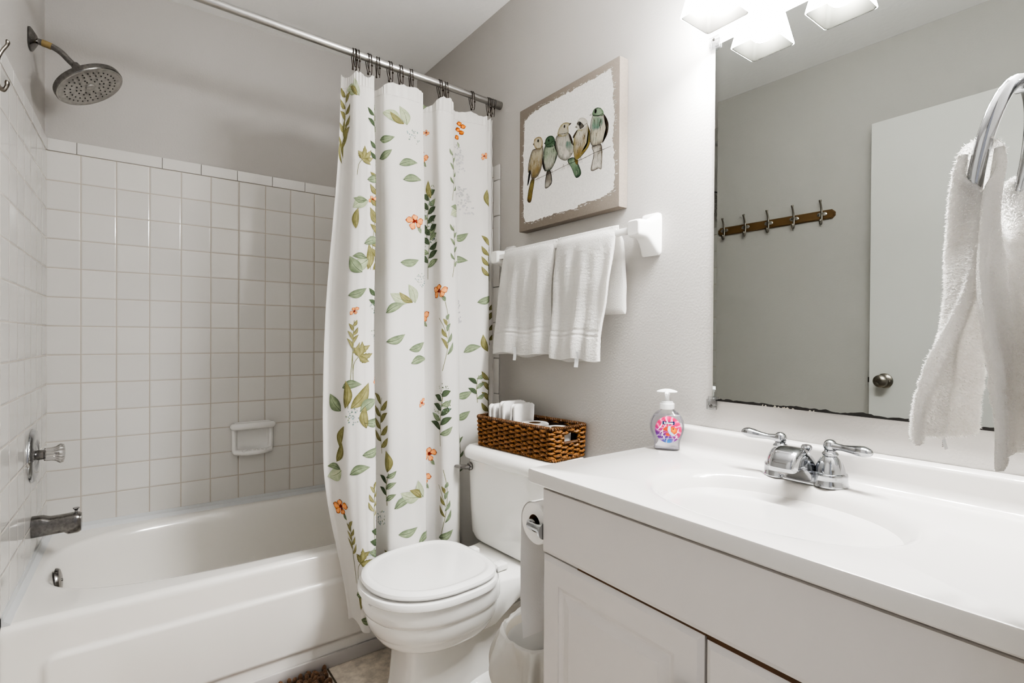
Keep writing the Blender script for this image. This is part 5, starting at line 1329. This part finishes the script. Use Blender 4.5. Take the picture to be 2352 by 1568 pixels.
def coat_hook(y):
    m = MB()
    up = catmull([(.018, y, -.004), (.026, y, .010), (.030, y, .028), (.040, y, .046), (.052, y, .060), (.056, y, .072)], 24)
    m.add(tube(up, list(np.interp(np.linspace(0, 1, 24), [0, .3, .8, .93, 1], [.0062, .0050, .0048, .0075, .0060])), 12))
    dn = catmull([(.018, y, .010), (.024, y, -.006), (.026, y, -.026), (.032, y, -.042), (.044, y, -.046), (.052, y, -.036), (.054, y, -.024)], 26)
    m.add(tube(dn, list(np.interp(np.linspace(0, 1, 26), [0, .4, .8, .93, 1], [.0062, .0056, .0058, .0080, .0060])), 12))
    m.v = [(.016 + (p[0] - .016) * .62, p[1], p[2]) for p in m.v]
    h = finish('hook', m, M_nickel, hr)
    pl2 = MB(); pl2.add(loft([[(x, y + q[0] * s_, .003 + q[1] * s_) for q in supell(.0235, .0105, 2.6, 32)] for x, s_ in ((.0155, 1), (.018, .98), (.020, .8))]))
    finish('mounting_plate', pl2, mat('bright_nickel', '#d8d6d2', rough=.15, metal=1), h, label='bright oval mounting plate')
for y in (-.893, -1.020, -1.150, -1.283, -1.418): coat_hook(y - RC)

# ------------------------------------------------------------------ towel ring and its towel by the doorway
RNX, RNZ = 1.012, 1.362
rng = thing('towel_ring', 'chrome towel ring hanging beside the mirror over the vanity top', 'towel ring', (RNX, YF, 1.44))
m = MB(); rp_ = xf(lathe([(.030, .0005), (.030, .005), (.026, .010), (.014, .016), (.012, .030)], 40), TR(RNX, YF, 1.428) @ RX(-PI / 2)); m.add(rp_)
m.add(tube([(RNX, YF + .02, 1.428), (RNX, YF + .050, 1.430)], .0105, 20)); finish('wall_post', m, M_chrome, rng, world=True)
RR_ = .092; tilt = math.radians(11)
rc0 = Vector((RNX, YF + .042, 1.428))
def rpt(a): # a=0 at the top
    l = RR_ * (1 - math.cos(a)); x = RR_ * math.sin(a)
    return rc0 + Vector((x, l * math.sin(tilt), -l * math.cos(tilt)))
m = MB(); m.add(tube([rpt(2 * PI * k / 72) for k in range(72)], .0072, 16, closed=True)); finish('ring', m, M_chrome, rng, world=True)
rt = thing('ring_towel', 'white fluffy hand towel pulled through the chrome ring over the countertop', 'towel', (RNX, YF + .08, 1.03))
bot_ = rpt(PI)            # lowest point of the ring
m = MB()
def sheet(front):
    hem = 1.036 if front else 1.026
    def f(u, v):
        # u across the cloth, v from over the ring down to the hem
        k = u * 2 - 1; h0 = RR_ * 1.04
        dx = max(-.985, min(.985, k * 1.03)) * RR_; zr = bot_.z + RR_ - math.sqrt(RR_ ** 2 - dx ** 2) + .016
        L = zr - hem; s = v * L; g = sstep(0, .16, s)
        half = h0 + (-.006 if front else .036) * g
        xx = bot_.x + k * half + (-.006 * g if front else .012 * g)
        yb_ = rc0.y + (rc0.z - zr) * math.tan(tilt)
        ripple = .009 * math.sin(k * 5.2 + (0 if front else 1.3)) + .005 * math.sin(k * 11 + 2) + .004 * noise.noise((k * 3, s * 9, 4 if front else 8))
        ripple *= sstep(.02, .14, s)
        if front: y = yb_ + .014 + .010 * sstep(0, .03, s) + .020 * sstep(.02, .27, s) + ripple * .7
        else: y = yb_ - .014 - .004 * sstep(0, .03, s) - .004 * sstep(.02, .25, s) + ripple * .6
        pf = .82 * sstep(-.35, -.95, k) * sstep(.01, .045, s) * (1 - sstep(.10, .25, s))
        y = y + (yb_ - .004 - y) * pf
        y = max(y, YF + .007)
        z = zr - s - .006 * math.sin(k * 3) * g
        band = sum(.0022 * math.exp(-((s - (L - q)) / .0045) ** 2) for q in (.060, .074))
        return (xx, y - (band if front else -band), z)
    return f
TH = .0085
def slab(front):
    f = sheet(front); nu, nv = 60, 70; sgn = 1 if front else -1
    def p(u, v, o):
        e = 1e-3; a = Vector(f(min(1, u + e), v)) - Vector(f(max(0, u - e), v)); b = Vector(f(u, min(1, v + e))) - Vector(f(u, max(0, v - e)))
        n_ = a.cross(b); n_ = n_.normalized() if n_.length > 1e-12 else Vector((0, 1, 0)); 
        if n_.y * sgn < 0: n_ = -n_
        return Vector(f(u, v)) + n_ * o
    rings = []
    for i in range(nv):
        v = i / (nv - 1); r = []
        th = TH * (1 if i < nv - 1 else .55)
        for j in range(nu): r.append(p(j / (nu - 1), v, th * .5 * (1 if 0 < j < nu - 1 else .5)))
        for j in range(nu)[::-1]: r.append(p(j / (nu - 1), v, -th * .5 * (1 if 0 < j < nu - 1 else .5)))
        rings.append(r)
    return loft(rings, True, True)
sf, sb_ = slab(True), slab(False)
# the part lying over the ring itself
def over(u, v):
    k = u * 2 - 1; a = PI * (v - .5) * 1.08
    f0, f1 = Vector(sheet(True)(u, 0)), Vector(sheet(False)(u, 0)); c = (f0 + f1) / 2; r = abs(f0.y - f1.y) / 2 + TH * .5
    return (c.x, c.y + r * math.sin(a), c.z - .004 + r * .9 * math.cos(a))
ov = grid(over, 60, 24)
for q in (sf, sb_, ov): m.add(q)
for q, n_, sd_ in ((sf, 46000, 31), (sb_, 46000, 32), (ov, 5500, 33)): m.add(fuzz(q, n_, .0030, seed=sd_), 1)
finish('terry_cloth', m, [M_terry, M_fuzz], rt, world=True, sharp=None)
fh = sheet(True)
tg = MB(); q = fh(.62, 1.0); tg.add(grid(lambda u, v: (q[0] + .012 * u, q[1] - .006 + .003 * math.sin(PI * v), q[2] + .016 - .030 * v), 5, 8))
for k in range(4): tg.add(([(q[0] + .002, q[1] - .0025, q[2] - .004 - .0022 * k), (q[0] + .008, q[1] - .0025, q[2] - .004 - .0022 * k), (q[0] + .008, q[1] - .0025, q[2] - .0048 - .0022 * k), (q[0] + .002, q[1] - .0025, q[2] - .0048 - .0022 * k)], [(0, 1, 2, 3)]), 1)
finish('care_tag', tg, [mat('white_satin_tag', '#e6e8ea', rough=.5), mat('grey_ink', '#55534f')], rt, world=True, label='white satin care tag')

# ------------------------------------------------------------------ light and camera
def area(name, loc, rot, sx, sy, power, col):
    l = bpy.data.lights.new(name, 'AREA'); l.shape = 'RECTANGLE'; l.size = sx; l.size_y = sy; l.energy = power; l.color = col
    o = bpy.data.objects.new(name, l); COL.objects.link(o); o.location = loc; o.rotation_euler = rot; return o

w = bpy.data.worlds.new('world'); bpy.context.scene.world = w; w.use_nodes = True
w.node_tree.nodes['Background'].inputs['Color'].default_value = (.95, .95, 1, 1); w.node_tree.nodes['Background'].inputs['Strength'].default_value = WORLD
cam = bpy.data.cameras.new('camera'); co = bpy.data.objects.new('camera', cam); COL.objects.link(co)
cam.sensor_width = 36; cam.sensor_fit = 'HORIZONTAL'; cam.lens = 36 * 1206.54 / 2352; cam.clip_start = .01
yaw, pit, rol = 0.637925, -0.0065054, 0.0057087
fw = Vector((math.sin(yaw) * math.cos(pit), math.cos(yaw) * math.cos(pit), math.sin(pit))); r0 = Vector((math.cos(yaw), -math.sin(yaw), 0)); u0 = r0.cross(fw)
r_ = r0 * math.cos(rol) + u0 * math.sin(rol); u_ = -r0 * math.sin(rol) + u0 * math.cos(rol)
Mx = Matrix.Identity(4)
for i in range(3): Mx[i][0] = r_[i]; Mx[i][1] = u_[i]; Mx[i][2] = -fw[i]
Mx.translation = Vector((.2287, -2.6203, 1.15)); co.matrix_world = Mx
sc_ = bpy.context.scene; sc_.camera = co
sc_.view_settings.view_transform = VIEW; sc_.view_settings.look = LOOK; sc_.view_settings.exposure = EXPO; sc_.view_settings.gamma = 1
sc_.cycles.use_denoising = True
sc_.cycles.use_light_tree = False; sc_.cycles.use_adaptive_sampling = True; sc_.cycles.adaptive_threshold = .025; sc_.cycles.adaptive_min_samples = 24
sc_.cycles.max_bounces = 9; sc_.cycles.diffuse_bounces = 4; sc_.cycles.glossy_bounces = 4; sc_.cycles.transmission_bounces = 6; sc_.cycles.transparent_max_bounces = 12; sc_.cycles.sample_clamp_indirect = 4; sc_.cycles.caustics_reflective = False; sc_.cycles.caustics_refractive = False
